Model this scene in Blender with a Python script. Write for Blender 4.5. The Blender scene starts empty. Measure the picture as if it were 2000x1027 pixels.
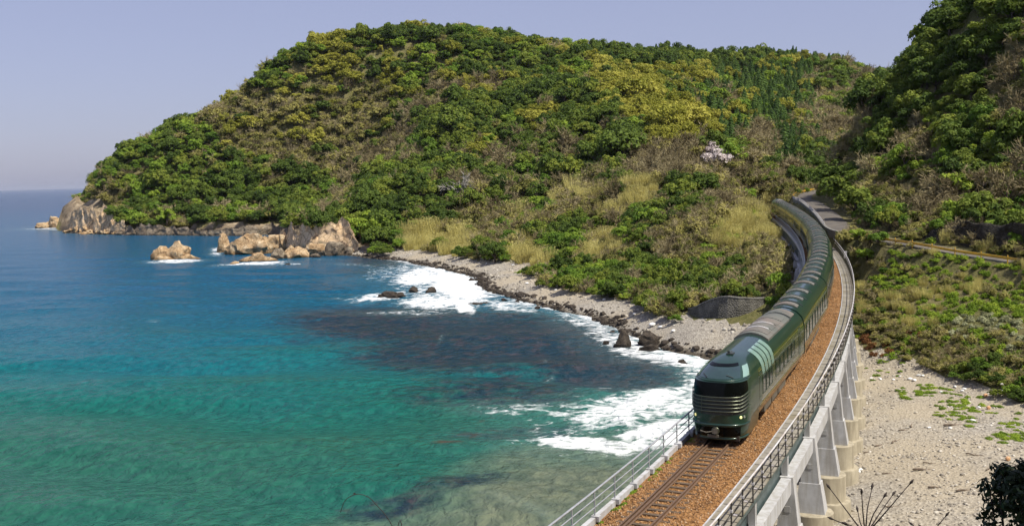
import bpy, bmesh, math, random
import numpy as np
from mathutils import Vector, Matrix
R = math.radians
rng = np.random.default_rng(11)
random.seed(11)
sc = bpy.context.scene
COL = sc.collection

# ---------------------------------------------------------------- camera, sky, sun, exposure
FPX, PIT, ROLL, HC = 2001.62, 0.0833786, 0.0251465, 24.0      # focal in pixels of a 2000 px wide picture; sea at z = 0
cam = bpy.data.objects.new('camera', bpy.data.cameras.new('camera'))
COL.objects.link(cam); sc.camera = cam
cam.data.sensor_width = 36; cam.data.lens = 36 * FPX / 2000
cam.data.clip_start = 0.3; cam.data.clip_end = 80000
cp, sp, cr, sr = math.cos(PIT), math.sin(PIT), math.cos(ROLL), math.sin(ROLL)
FWD = Vector((0, cp, -sp)); UP0 = Vector((0, sp, cp)); RT0 = Vector((1, 0, 0))
CX = cr * RT0 - sr * UP0; CY = sr * RT0 + cr * UP0
cam.matrix_world = Matrix(((CX.x, CY.x, -FWD.x, 0), (CX.y, CY.y, -FWD.y, 0), (CX.z, CY.z, -FWD.z, HC), (0, 0, 0, 1)))

SUN_EL = R(58); SUN_H = Vector((0.81, -0.59, 0)).normalized()
SUN = Vector((SUN_H.x * math.cos(SUN_EL), SUN_H.y * math.cos(SUN_EL), math.sin(SUN_EL)))
world = bpy.data.worlds.new('World'); sc.world = world; world.use_nodes = True
wn = world.node_tree.nodes; wl = world.node_tree.links; wn.clear()
sky = wn.new('ShaderNodeTexSky'); sky.sky_type = 'NISHITA'; sky.sun_disc = False
sky.sun_elevation = SUN_EL; sky.sun_rotation = math.atan2(SUN.x, SUN.y)
sky.air_density = 1.0; sky.dust_density = 1.0; sky.ozone_density = 2.6; sky.altitude = 30
hs = wn.new('ShaderNodeHueSaturation'); hs.inputs['Saturation'].default_value = 0.80; hs.inputs['Hue'].default_value = 0.505
bg = wn.new('ShaderNodeBackground'); bg.inputs['Strength'].default_value = 0.10
wo = wn.new('ShaderNodeOutputWorld')
flat = wn.new('ShaderNodeMix'); flat.data_type = 'RGBA'; flat.inputs['Factor'].default_value = 0.55; flat.inputs[7].default_value = (3.15, 3.40, 4.95, 1)      # even spring haze veiling the clear-sky gradient
tint = wn.new('ShaderNodeMix'); tint.data_type = 'RGBA'; tint.blend_type = 'MULTIPLY'; tint.inputs['Factor'].default_value = 1.0; tint.inputs[7].default_value = (1.01, 0.945, 1.09, 1)
wl.new(sky.outputs[0], hs.inputs['Color']); wl.new(hs.outputs[0], tint.inputs[6]); wl.new(tint.outputs[2], flat.inputs[6]); wl.new(flat.outputs[2], bg.inputs[0]); wl.new(bg.outputs[0], wo.inputs[0])
sd = bpy.data.lights.new('sun', 'SUN'); sd.energy = 4.8; sd.angle = R(0.5); sd.color = (1.0, 0.945, 0.83)
so = bpy.data.objects.new('sun', sd); COL.objects.link(so)
so.rotation_euler = SUN.to_track_quat('Z', 'Y').to_euler()
so.location = (60, -20, 120)
sc.view_settings.view_transform = 'Standard'; sc.view_settings.look = 'None'
sc.view_settings.exposure = 0.25; sc.view_settings.gamma = 1.0; sc.view_settings.use_curve_mapping = False
sc.render.engine = 'CYCLES'
sc.cycles.use_denoising = True
sc.cycles.use_adaptive_sampling = True; sc.cycles.adaptive_threshold = 0.02
sc.cycles.max_bounces = 5; sc.cycles.diffuse_bounces = 2; sc.cycles.glossy_bounces = 3
sc.cycles.transmission_bounces = 3; sc.cycles.transparent_max_bounces = 6; sc.cycles.caustics_reflective = False

# ---------------------------------------------------------------- survey helpers: read a place off the photograph, get metres
def ray(px, py):
    a, b = px - 1000.0, py - 513.5
    u = a * cr - b * sr; v = a * sr + b * cr
    return np.array([u, FPX * cp - v * sp, -FPX * sp - v * cp]) / FPX
def aty(px, py, Y):
    d = ray(px, py); return np.array([0, 0, HC]) + d * (Y / d[1])
def onz(px, py, z=0.0):
    d = ray(px, py); return np.array([0, 0, HC]) + d * ((z - HC) / d[2])
def project(P):
    P = np.atleast_2d(P)
    X, Y, Z = P[:, 0], P[:, 1], P[:, 2] - HC
    fw = np.maximum(Y * cp - Z * sp, 0.01); up = Y * sp + Z * cp
    u = FPX * X / fw; v = -FPX * up / fw
    return 1000 + u * cr + v * sr, 513.5 - u * sr + v * cr

# ---------------------------------------------------------------- noise
def _h(ix, iy, iz, seed):
    n = (ix * 374761393 + iy * 668265263 + iz * 2147483647 + seed * 1274126177) & 0xffffffff
    n = ((n ^ (n >> 13)) * 1274126177) & 0xffffffff
    n = (n ^ (n >> 16)) & 0xffffff
    return n / float(0xffffff)
def vnoise(p, seed=0):
    p = np.asarray(p, float); f = np.floor(p); i = f.astype(np.int64); t = p - f; t = t * t * (3 - 2 * t)
    r = 0
    for dx in (0, 1):
        for dy in (0, 1):
            for dz in (0, 1):
                w = (t[:, 0] if dx else 1 - t[:, 0]) * (t[:, 1] if dy else 1 - t[:, 1]) * (t[:, 2] if dz else 1 - t[:, 2])
                r = r + w * _h(i[:, 0] + dx, i[:, 1] + dy, i[:, 2] + dz, seed)
    return r * 2 - 1
def fbm(p, oct=4, seed=0):
    r = 0; a = 1.0; q = np.asarray(p, float)
    for k in range(oct):
        r = r + a * vnoise(q, seed + k * 17); a *= 0.5; q = q * 2.03 + 11.3
    return r
def fbm2(x, y, s, oct=4, seed=0):
    x = np.ravel(x) / s; y = np.ravel(y) / s
    return fbm(np.stack([x, y, np.full_like(x, 3.7)], 1), oct, seed)
def sstep(a, b, x):
    t = np.clip((x - a) / (b - a), 0, 1); return t * t * (3 - 2 * t)

# ---------------------------------------------------------------- mesh helpers
def npmesh(name, verts, faces, mats=(), smooth=False, midx=None, sharp=None):
    verts = np.asarray(verts, np.float32); me = bpy.data.meshes.new(name)
    if isinstance(faces, np.ndarray):
        k = faces.shape[1]; n = len(faces)
        me.vertices.add(len(verts)); me.vertices.foreach_set('co', verts.ravel())
        me.loops.add(n * k); me.loops.foreach_set('vertex_index', faces.astype(np.int32).ravel())
        me.polygons.add(n); me.polygons.foreach_set('loop_start', np.arange(0, n * k, k, dtype=np.int32))
        me.update(calc_edges=True)
    else:
        me.from_pydata([tuple(v) for v in verts.tolist()], [], [tuple(f) for f in faces]); me.update()
    for m in mats: me.materials.append(m)
    if midx is not None: me.polygons.foreach_set('material_index', np.asarray(midx, np.int32))
    if smooth: me.polygons.foreach_set('use_smooth', np.ones(len(me.polygons), bool))
    if sharp is not None: me.set_sharp_from_angle(angle=R(sharp))
    me.update()
    return me
def obj(name, me, parent=None, loc=None, M=None):
    o = bpy.data.objects.new(name, me); COL.objects.link(o)
    if parent is not None: o.parent = parent
    if loc is not None: o.location = loc
    if M is not None: o.matrix_basis = M
    return o
def tag(o, label=None, cat=None, group=None, kind=None):
    if label: o['label'] = label
    if cat: o['category'] = cat
    if group: o['group'] = group
    if kind: o['kind'] = kind
    return o
def empty(name, loc, rz=0):
    e = bpy.data.objects.new(name, None); COL.objects.link(e); e.location = loc; e.rotation_euler = (0, 0, rz)
    e.empty_display_size = 0.2
    return e
class MB:
    def __init__(s): s.v = []; s.f = []; s.m = []
    def add(s, v, f, m=0):
        b = len(s.v); s.v.extend([tuple(q) for q in v]); s.f.extend([tuple(i + b for i in q) for q in f]); s.m.extend([m] * len(f))
    def box(s, c, d, M=None, m=0):
        x, y, z = [q / 2 for q in d]
        v = [Vector((i * x, j * y, k * z)) for i in (-1, 1) for j in (-1, 1) for k in (-1, 1)]
        if M is not None: v = [M @ q for q in v]
        c = Vector(c); v = [q + c for q in v]
        s.add(v, [(0, 1, 3, 2), (4, 6, 7, 5), (0, 4, 5, 1), (2, 3, 7, 6), (0, 2, 6, 4), (1, 5, 7, 3)], m)
    def tube(s, pts, rad, n=6, m=0, cap=True):
        pts = [Vector(p) for p in pts]; rad = rad if isinstance(rad, (list, tuple)) else [rad] * len(pts)
        b = len(s.v); prev = None
        for i, p in enumerate(pts):
            t = (pts[min(i + 1, len(pts) - 1)] - pts[max(i - 1, 0)])
            t = t.normalized() if t.length > 1e-9 else Vector((0, 0, 1))
            a = prev if prev is not None else (Vector((0, 0, 1)) if abs(t.z) < 0.9 else Vector((1, 0, 0)))
            x = (a - t * a.dot(t)); x = x.normalized() if x.length > 1e-6 else t.orthogonal().normalized()
            prev = x; y = t.cross(x)
            for k in range(n):
                an = 2 * math.pi * k / n
                s.v.append(tuple(p + (x * math.cos(an) + y * math.sin(an)) * rad[i]))
        for i in range(len(pts) - 1):
            for k in range(n):
                s.f.append((b + i * n + k, b + i * n + (k + 1) % n, b + (i + 1) * n + (k + 1) % n, b + (i + 1) * n + k)); s.m.append(m)
        if cap:
            s.f.append(tuple(b + k for k in range(n - 1, -1, -1))); s.m.append(m)
            s.f.append(tuple(b + (len(pts) - 1) * n + k for k in range(n))); s.m.append(m)
    def mesh(s, name, mats, smooth=False, sharp=None):
        return npmesh(name, np.array(s.v, np.float32).reshape(-1, 3), s.f, mats, smooth, s.m, sharp)

# ---------------------------------------------------------------- materials
def mat(name):
    m = bpy.data.materials.new(name); m.use_nodes = True
    return m, m.node_tree.nodes, m.node_tree.links, m.node_tree.nodes['Principled BSDF']
def ramp(N, stops, interp='LINEAR'):
    r = N.new('ShaderNodeValToRGB'); e = r.color_ramp; e.interpolation = interp
    while len(e.elements) < len(stops): e.elements.new(0.5)
    for el, (p, c) in zip(e.elements, stops): el.position = p; el.color = (*c, 1)
    return r
def noise(N, L, scale, detail=4, rough=0.55, vec=None, dist=0.0):
    n = N.new('ShaderNodeTexNoise'); n.inputs['Scale'].default_value = scale; n.inputs['Detail'].default_value = detail
    n.inputs['Roughness'].default_value = rough; n.inputs['Distortion'].default_value = dist
    if vec is not None: L.new(vec, n.inputs['Vector'])
    return n
def pos(N): return N.new('ShaderNodeNewGeometry').outputs['Position']
def objc(N): return N.new('ShaderNodeTexCoord').outputs['Object']
def bump(N, L, b, h, strength=0.5, dist=0.1):
    k = N.new('ShaderNodeBump'); k.inputs['Strength'].default_value = strength; k.inputs['Distance'].default_value = dist
    L.new(h, k.inputs['Height']); L.new(k.outputs[0], b.inputs['Normal']); return k
def mixc(N, L, f, a, b, mode='MIX'):
    m = N.new('ShaderNodeMix'); m.data_type = 'RGBA'; m.blend_type = mode
    for sock, v in ((m.inputs['Factor'], f), (m.inputs[6], a), (m.inputs[7], b)):
        if isinstance(v, (int, float)): sock.default_value = v
        elif isinstance(v, tuple): sock.default_value = (*v, 1)
        else: L.new(v, sock)
    return m.outputs[2]
def mth(N, L, op, a, b=None, c=None, clamp=False):
    m = N.new('ShaderNodeMath'); m.operation = op; m.use_clamp = clamp
    for i, v in enumerate((a, b, c)):
        if v is None: continue
        if isinstance(v, (int, float)): m.inputs[i].default_value = v
        else: L.new(v, m.inputs[i])
    return m.outputs[0]
def attr(N, name):
    a = N.new('ShaderNodeAttribute'); a.attribute_name = name; return a.outputs['Fac']

def simple(name, col, rough=0.6, metal=0.0, var=0.25, scale=2.0, bmp=0.0, coat=0.0, spec=0.5, grime=None, world_space=False):
    m, N, L, b = mat(name)
    v = pos(N) if world_space else objc(N)
    n = noise(N, L, scale, 6, 0.6, v)
    lo = tuple(c * (1 - var) for c in col); hi = tuple(min(1, c * (1 + var)) for c in col)
    r = ramp(N, [(0.3, lo), (0.7, hi)]); L.new(n.outputs[0], r.inputs[0]); c = r.outputs[0]
    if grime:
        n2 = noise(N, L, scale * 0.23, 5, 0.65, v); r2 = ramp(N, [(0.45, (0, 0, 0)), (0.65, (1, 1, 1))]); L.new(n2.outputs[0], r2.inputs[0])
        c = mixc(N, L, r2.outputs[0], c, grime)
    L.new(c, b.inputs['Base Color'])
    b.inputs['Roughness'].default_value = rough; b.inputs['Metallic'].default_value = metal
    b.inputs['Specular IOR Level'].default_value = spec; b.inputs['Coat Weight'].default_value = coat; b.inputs['Coat Roughness'].default_value = 0.08
    if bmp: bump(N, L, b, n.outputs[0], bmp, 0.05)
    return m

def leafmat(name, stops, rough=0.75, trans=0.30):
    m, N, L, b = mat(name)
    oi = N.new('ShaderNodeObjectInfo'); n = noise(N, L, 0.9, 3, 0.6, pos(N))
    f = mth(N, L, 'MULTIPLY_ADD', n.outputs[0], 0.75, mth(N, L, 'MULTIPLY_ADD', oi.outputs['Random'], 0.62, -0.18))
    r = ramp(N, [(a_, tuple(min(q_ * g_, .8) for q_, g_ in zip(c_, (1.46, 1.50, 1.16) if name in ('bare_twig', 'scrub_leaf', 'reed_blade', 'sage_leaf', 'rusty_leaf') else (2.35, 1.98, 1.30)))) for a_, c_ in stops] if name != 'cherry_blossom' and 'shrub' not in name else stops); L.new(f, r.inputs[0])
    L.new(r.outputs[0], b.inputs['Base Color']); b.inputs['Roughness'].default_value = rough; b.inputs['Specular IOR Level'].default_value = 0.2
    if trans:
        t = N.new('ShaderNodeBsdfTranslucent'); L.new(r.outputs[0], t.inputs[0])
        mx = N.new('ShaderNodeMixShader'); mx.inputs[0].default_value = trans
        L.new(b.outputs[0], mx.inputs[1]); L.new(t.outputs[0], mx.inputs[2])
        L.new(mx.outputs[0], N['Material Output'].inputs[0])
    return m

M = {}
M['evergreen'] = leafmat('evergreen_leaf', [(0.15, (0.022, 0.045, 0.012)), (0.5, (0.048, 0.085, 0.020)), (0.8, (0.090, 0.130, 0.028)), (1.0, (0.14, 0.165, 0.035))])
M['green'] = leafmat('green_leaf', [(0.15, (0.035, 0.080, 0.016)), (0.5, (0.075, 0.140, 0.024)), (0.85, (0.125, 0.195, 0.035)), (1.0, (0.18, 0.22, 0.045))])
M['yellow'] = leafmat('budding_leaf', [(0.1, (0.085, 0.105, 0.020)), (0.5, (0.140, 0.165, 0.036)), (0.9, (0.200, 0.220, 0.060)), (1.0, (0.25, 0.26, 0.09))])
M['olive'] = leafmat('scrub_leaf', [(0.1, (0.085, 0.090, 0.028)), (0.4, (0.160, 0.150, 0.050)), (0.75, (0.245, 0.215, 0.085)), (1.0, (0.31, 0.26, 0.13))])
M['twig'] = leafmat('bare_twig', [(0.1, (0.10, 0.078, 0.052)), (0.5, (0.20, 0.160, 0.110)), (0.9, (0.29, 0.24, 0.170)), (1.0, (0.34, 0.29, 0.21))], trans=0.0)
M['reed'] = leafmat('reed_blade', [(0.1, (0.24, 0.20, 0.085)), (0.5, (0.40, 0.345, 0.155)), (0.9, (0.50, 0.44, 0.22)), (1.0, (0.55, 0.49, 0.27))])
M['cedar'] = leafmat('cedar_needle', [(0.1, (0.020, 0.048, 0.018)), (0.5, (0.040, 0.085, 0.028)), (0.9, (0.070, 0.125, 0.040)), (1.0, (0.10, 0.145, 0.045))])
M['herb'] = leafmat('herb_leaf', [(0.1, (0.050, 0.095, 0.014)), (0.5, (0.095, 0.165, 0.022)), (0.9, (0.16, 0.235, 0.04)), (1.0, (0.22, 0.26, 0.07))])
M['sage'] = leafmat('sage_leaf', [(0.1, (0.14, 0.14, 0.09)), (0.5, (0.24, 0.24, 0.17)), (0.9, (0.36, 0.36, 0.28)), (1.0, (0.42, 0.42, 0.34))])
M['rust'] = leafmat('rusty_leaf', [(0.1, (0.07, 0.030, 0.015)), (0.5, (0.14, 0.060, 0.028)), (0.9, (0.21, 0.11, 0.05)), (1.0, (0.25, 0.16, 0.08))])
M['blossom'] = leafmat('cherry_blossom', [(0.1, (0.50, 0.42, 0.40)), (0.5, (0.66, 0.57, 0.55)), (1.0, (0.80, 0.73, 0.70))])
M['bark'] = simple('bark', (0.085, 0.065, 0.048), 0.9, scale=6)
M['palebark'] = simple('pale_bark', (0.42, 0.39, 0.34), 0.9, scale=6)
M['shrubleaf'] = leafmat('glossy_shrub_leaf', [(0.1, (0.006, 0.012, 0.006)), (0.6, (0.014, 0.026, 0.011)), (1.0, (0.03, 0.045, 0.018))], rough=0.35, trans=0.1)  # leaf tones set very dark to carry the bush's shade in colour
M['darktwig'] = simple('dark_twig', (0.035, 0.024, 0.02), 0.8, scale=20)

# concrete with stains running down
def concrete(name, col, stain, sc1=1.2):
    m, N, L, b = mat(name); p = pos(N)
    n = noise(N, L, sc1, 8, 0.65, p)
    mp = N.new('ShaderNodeMapping'); mp.inputs['Scale'].default_value = (3.0, 3.0, 0.35); L.new(p, mp.inputs[0])
    n2 = noise(N, L, 1.0, 5, 0.6, mp.outputs[0])
    r = ramp(N, [(0.3, tuple(c * 0.82 for c in col)), (0.7, tuple(min(1, c * 1.12) for c in col))]); L.new(n.outputs[0], r.inputs[0])
    r2 = ramp(N, [(0.42, (0, 0, 0)), (0.66, (1, 1, 1))]); L.new(n2.outputs[0], r2.inputs[0])
    c = mixc(N, L, mth(N, L, 'MULTIPLY', r2.outputs[0], 0.75), r.outputs[0], stain)
    L.new(c, b.inputs['Base Color']); b.inputs['Roughness'].default_value = 0.85
    n3 = noise(N, L, 14, 4, 0.6, p); bump(N, L, b, n3.outputs[0], 0.25, 0.03)
    return m
M['concrete'] = concrete('painted_concrete', (0.50, 0.50, 0.51), (0.33, 0.31, 0.28))
M['footing'] = concrete('stained_footing_concrete', (0.42, 0.37, 0.27), (0.24, 0.205, 0.145))
M['oldconcrete'] = concrete('weathered_wall_concrete', (0.22, 0.21, 0.19), (0.10, 0.095, 0.085))
M['slab'] = simple('walkway_slab', (0.27, 0.245, 0.20), 0.9, scale=1.6, var=0.25, grime=(0.20, 0.17, 0.11), world_space=True)
M['teal'] = simple('steel_and_shade_teal', (0.075, 0.105, 0.105), 0.5, scale=1.5, var=0.3)  # teal steel; on the girder web it is walkway shadow put into colour
M['railmetal'] = simple('white_galvanised_pipe', (0.62, 0.61, 0.62), 0.45, scale=3, var=0.15, grime=(0.5, 0.42, 0.36))
M['greypipe'] = simple('grey_galvanised_pipe', (0.40, 0.41, 0.43), 0.4, 0.3, scale=3, var=0.15)
M['darkpost'] = simple('dark_rusted_post', (0.055, 0.05, 0.042), 0.7, scale=8, var=0.5)
M['rail'] = simple('rusty_rail', (0.17, 0.105, 0.065), 0.55, 0.3, scale=9, var=0.3)
M['railtop'] = simple('rail_running_surface', (0.30, 0.24, 0.19), 0.35, 0.7, scale=9, var=0.2)
M['sleeper'] = simple('weathered_sleeper', (0.105, 0.072, 0.045), 0.9, scale=7, var=0.45)
def ballastmat():
    m, N, L, b = mat('rusty_ballast'); p = pos(N)
    v = N.new('ShaderNodeTexVoronoi'); v.inputs['Scale'].default_value = 11; L.new(p, v.inputs['Vector'])
    n = noise(N, L, 0.7, 5, 0.6, p)
    sep = N.new('ShaderNodeSeparateColor'); L.new(v.outputs['Color'], sep.inputs[0])
    f = mth(N, L, 'MULTIPLY_ADD', sep.outputs[0], 0.6, mth(N, L, 'MULTIPLY', n.outputs[0], 0.5))
    r = ramp(N, [(0.15, (0.11, 0.055, 0.022)), (0.5, (0.235, 0.118, 0.042)), (0.8, (0.36, 0.19, 0.075)), (1.0, (0.46, 0.32, 0.18))]); L.new(f, r.inputs[0])
    L.new(r.outputs[0], b.inputs['Base Color']); b.inputs['Roughness'].default_value = 0.95; b.inputs['Specular IOR Level'].default_value = 0.15
    bump(N, L, b, v.outputs['Distance'], 0.9, 0.06)
    return m
M['ballast'] = ballastmat()
M['asphalt'] = simple('asphalt', (0.105, 0.092, 0.078), 0.95, scale=0.6, var=0.25, grime=(0.15, 0.125, 0.095), world_space=True)
M['yellowpaint'] = simple('yellow_guard_paint', (0.62, 0.36, 0.03), 0.5, scale=2, var=0.25)
M['litter'] = simple('white_foam_litter', (0.78, 0.77, 0.74), 0.8, scale=5, var=0.1)
M['orangeplastic'] = simple('orange_plastic', (0.60, 0.34, 0.17), 0.5, scale=5, var=0.15)
M['driftwood'] = simple('driftwood', (0.17, 0.13, 0.095), 0.9, scale=8, var=0.4)

def rockmat(name, stops, wet=(0.055, 0.042, 0.03), wetz=1.4, sc1=0.35, bz=0.5):
    m, N, L, b = mat(name); p = pos(N)
    n = noise(N, L, sc1, 9, 0.68, p, 0.4); r = ramp(N, stops); L.new(n.outputs[0], r.inputs[0])
    mu = N.new('ShaderNodeTexMusgrave') if hasattr(bpy.types, 'ShaderNodeTexMusgrave') else None
    v = N.new('ShaderNodeTexVoronoi'); v.feature = 'DISTANCE_TO_EDGE'; v.inputs['Scale'].default_value = sc1 * 1.6
    dn = noise(N, L, sc1 * 2.4, 5, 0.6, p); va = N.new('ShaderNodeVectorMath'); va.operation = 'ADD'
    vs = N.new('ShaderNodeVectorMath'); vs.operation = 'SCALE'; vs.inputs['Scale'].default_value = 2.2; L.new(dn.outputs['Color'], vs.inputs[0])
    L.new(p, va.inputs[0]); L.new(vs.outputs[0], va.inputs[1]); L.new(va.outputs[0], v.inputs['Vector'])
    cr_ = ramp(N, [(0.0, (0.35, 0.33, 0.3)), (0.07, (1, 1, 1))]); L.new(v.outputs['Distance'], cr_.inputs[0])
    c = mixc(N, L, 1.0, r.outputs[0], cr_.outputs[0], 'MULTIPLY')
    sx = N.new('ShaderNodeSeparateXYZ'); L.new(p, sx.inputs[0])
    nz = noise(N, L, 0.5, 4, 0.6, p)
    wz = mth(N, L, 'MULTIPLY_ADD', nz.outputs[0], 2.2, mth(N, L, 'MULTIPLY', sx.outputs[2], -1.0))
    wf = mth(N, L, 'MULTIPLY_ADD', mth(N, L, 'ADD', wz, wetz - 1.1), 0.9, 0.5, clamp=True)
    c = mixc(N, L, wf, c, wet)
    L.new(c, b.inputs['Base Color']); b.inputs['Roughness'].default_value = 0.9; b.inputs['Specular IOR Level'].default_value = 0.25
    n2 = noise(N, L, sc1 * 5, 8, 0.7, p); bump(N, L, b, n2.outputs[0], bz, 0.5)
    return m
M['tanrock'] = rockmat('tan_sea_rock', [(0.28, (0.22, 0.135, 0.07)), (0.48, (0.42, 0.285, 0.155)), (0.62, (0.54, 0.42, 0.27)), (0.8, (0.60, 0.52, 0.40))], wet=(0.20, 0.115, 0.045), wetz=0.5)
M['darkrock'] = rockmat('dark_wet_rock', [(0.3, (0.035, 0.029, 0.024)), (0.6, (0.085, 0.068, 0.052)), (0.8, (0.14, 0.11, 0.085))], wet=(0.02, 0.016, 0.013), wetz=0.2, sc1=0.8)
M['palecliff'] = rockmat('pale_tan_cliff', [(0.28, (0.38, 0.23, 0.12)), (0.45, (0.60, 0.42, 0.24)), (0.62, (0.70, 0.53, 0.34)), (0.8, (0.75, 0.62, 0.45))], wet=(0.10, 0.075, 0.05), wetz=1.6, sc1=0.22, bz=0.35)
M['greyrock'] = rockmat('grey_lichened_rock', [(0.3, (0.10, 0.078, 0.055)), (0.5, (0.20, 0.16, 0.115)), (0.65, (0.31, 0.26, 0.185)), (0.8, (0.40, 0.34, 0.25))], wetz=0.6)
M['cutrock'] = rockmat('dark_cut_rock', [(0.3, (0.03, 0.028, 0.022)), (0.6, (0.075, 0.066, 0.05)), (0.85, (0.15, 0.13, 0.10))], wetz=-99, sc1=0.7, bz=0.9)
def pebblemat(name, stops):
    m, N, L, b = mat(name); oi = N.new('ShaderNodeObjectInfo'); n = noise(N, L, 4, 4, 0.6, objc(N))
    f = mth(N, L, 'MULTIPLY_ADD', n.outputs[0], 0.25, mth(N, L, 'MULTIPLY_ADD', oi.outputs['Random'], 0.9, -0.08))
    r = ramp(N, stops); L.new(f, r.inputs[0]); L.new(r.outputs[0], b.inputs['Base Color']); b.inputs['Roughness'].default_value = 0.85
    return m
M['pebble'] = pebblemat('beach_pebble', [(0.0, (0.16, 0.14, 0.115)), (0.35, (0.30, 0.265, 0.215)), (0.7, (0.43, 0.385, 0.31)), (0.93, (0.52, 0.48, 0.41)), (1.0, (0.72, 0.70, 0.66))])
M['ballaststone'] = pebblemat('ballast_stone', [(0.0, (0.10, 0.055, 0.025)), (0.4, (0.25, 0.125, 0.045)), (0.8, (0.38, 0.205, 0.085)), (1.0, (0.50, 0.38, 0.25))])

# ---------------------------------------------------------------- the railway line in plan and profile
K0, K1, K2, PSI, TX0, TY0, TH0 = 0.0021796, -0.0007108, -0.0001124, 0.4349388, 9.8256592, 49.7504808, 13.4147614
TS = np.arange(-60, 290.01, 0.25); i0 = int(np.argmin(abs(TS)))
kap = K0 + K1 * TS / 100 + K2 * (TS / 100) ** 2
kap = np.where(TS > 215, 0.004, kap); kap = np.where(TS < -25, 0.0015, kap)
TTH = PSI - np.concatenate([[0], np.cumsum((kap[1:] + kap[:-1]) / 2 * 0.25)]); TTH = TTH - TTH[i0] + PSI
def _cum(d): return np.concatenate([[0], np.cumsum((d[1:] + d[:-1]) / 2 * 0.25)])
TX = _cum(np.sin(TTH)); TX = TX - TX[i0] + TX0
TY = _cum(np.cos(TTH)); TY = TY - TY[i0] + TY0
TZ = HC - TH0 + 0.0095808 * TS + 0.1652936 * (TS / 100) ** 2
def trk(s, lat=0.0, dz=0.0):
    th = np.interp(s, TS, TTH)
    return np.stack([np.interp(s, TS, TX) + lat * np.cos(th), np.interp(s, TS, TY) - lat * np.sin(th), np.interp(s, TS, TZ) + dz], -1)
def sweep_mesh(name, s0, s1, ds, prof, mats, closed=True, smooth=False, sharp=None, jit=None):
    n = max(2, int(round((s1 - s0) / ds)) + 1); ss = np.linspace(s0, s1, n); k = len(prof)
    V = np.stack([trk(ss, a, b) for a, b in prof], 1).reshape(-1, 3)
    if jit is not None: V = jit(V.reshape(n, k, 3)).reshape(-1, 3)
    kk = k if closed else k - 1
    i, j = np.meshgrid(np.arange(n - 1), np.arange(kk), indexing='ij'); j2 = (j + 1) % k
    Fq = np.stack([i * k + j, (i + 1) * k + j, (i + 1) * k + j2, i * k + j2], -1).reshape(-1, 4)
    faces = [tuple(q) for q in Fq.tolist()]
    if closed: faces += [tuple(range(k)), tuple((n - 1) * k + q for q in range(k - 1, -1, -1))]
    return npmesh(name, V, faces if closed else Fq, mats, smooth, None, sharp)

# ---------------------------------------------------------------- ground: control points surveyed from the photograph
def yh(px): return 369.3 - 0.02515 * (px - 80)
ctl = []
def cD(px, py, D, off=0.0): q = aty(px, py, D); q[2] -= off; ctl.append(q)
def cZ(px, py, z): ctl.append(onz(px, py, z))
sky_pts = [(165, 388, 585), (200, 322, 590), (270, 268, 596), (370, 224, 604), (420, 204, 608), (480, 164, 612), (530, 114, 616), (600, 74, 620), (700, 58, 624),
           (780, 46, 628), (850, 50, 630), (960, 54, 640), (1060, 76, 650), (1150, 87, 670), (1300, 92, 700), (1400, 100, 720), (1480, 94, 740), (1550, 97, 760), (1640, 114, 780), (1750, 145, 800), (1950, 190, 820)]
for a, b, d in sky_pts:
    cD(a, b, d, 6.0)
    q = aty(a, b, d + 130); q[2] = max(q[2] * 0.35, -4); ctl.append(q)
for a, b, d in [(240, 400, 552), (300, 380, 548), (400, 330, 555), (400, 400, 520), (500, 350, 538), (500, 420, 500), (600, 300, 562), (640, 390, 512), (700, 200, 588), (560, 430, 488),
                (800, 130, 604), (500, 220, 590), (600, 180, 592), (740, 280, 556)]: cD(a, b, d, 4.0)
for a, b, d in [(690, 440, 350), (770, 400, 358), (870, 240, 470), (1000, 175, 540), (1250, 170, 450), (1200, 120, 590), (1000, 110, 590), (1100, 170, 500), (900, 180, 545),
                (1300, 250, 360), (1200, 220, 400), (1100, 250, 420), (1000, 260, 432), (900, 265, 440), (1400, 250, 405), (1500, 250, 430), (1550, 200, 520), (1450, 180, 525), (1600, 170, 600), (1500, 130, 660), (1640, 200, 560)]: cD(a, b, d, 4.5)
for a, b, d in [(1300, 330, 290), (1200, 330, 330), (1100, 350, 350), (1000, 350, 367), (900, 350, 377), (800, 370, 370), (1550, 330, 300), (1450, 330, 310), (1500, 372, 262), (1400, 330, 292)]: cD(a, b, d, 3.0)
for a, b, d in [(1400, 570, 160), (1450, 500, 186), (1400, 420, 215), (1350, 385, 235), (1300, 450, 215), (1250, 550, 190), (1200, 450, 255), (1200, 520, 218), (1100, 450, 281), (1100, 520, 240), (1000, 450, 309), (900, 450, 330), (800, 445, 338), (1490, 430, 215), (1330, 560, 172)]: cD(a, b, d, 1.6)
for a, b, z in [(700, 494, 0.8), (800, 497, 1.3), (900, 507, 2.2), (1000, 535, 2.4), (1060, 560, 2.4), (1150, 582, 2.5), (1250, 612, 2.6), (1340, 645, 2.6)]: cZ(a, b, z)
for a, b, d in [(1600, 345, 240), (1650, 250, 245), (1700, 165, 240), (1735, 140, 235), (1862, 10, 215), (2000, -110, 200), (2200, -260, 190)]: cD(a, b, d, 5.0)
for a, b, d in [(1750, 405, 162), (1700, 415, 174), (1850, 420, 148), (2000, 425, 136), (1750, 300, 192), (1900, 250, 174), (2000, 200, 166), (1900, 100, 202), (2000, 50, 190), (1800, 150, 214), (1700, 300, 210), (1640, 370, 225), (2150, 150, 160), (2300, 400, 122), (2300, 100, 155)]: cD(a, b, d, 3.0)
for a, b, d in [(1730, 330, 330), (1800, 260, 340), (1950, 200, 350), (2100, 150, 330)]:
    q = aty(a, b, d); q[2] = 34; ctl.append(q)
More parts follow.
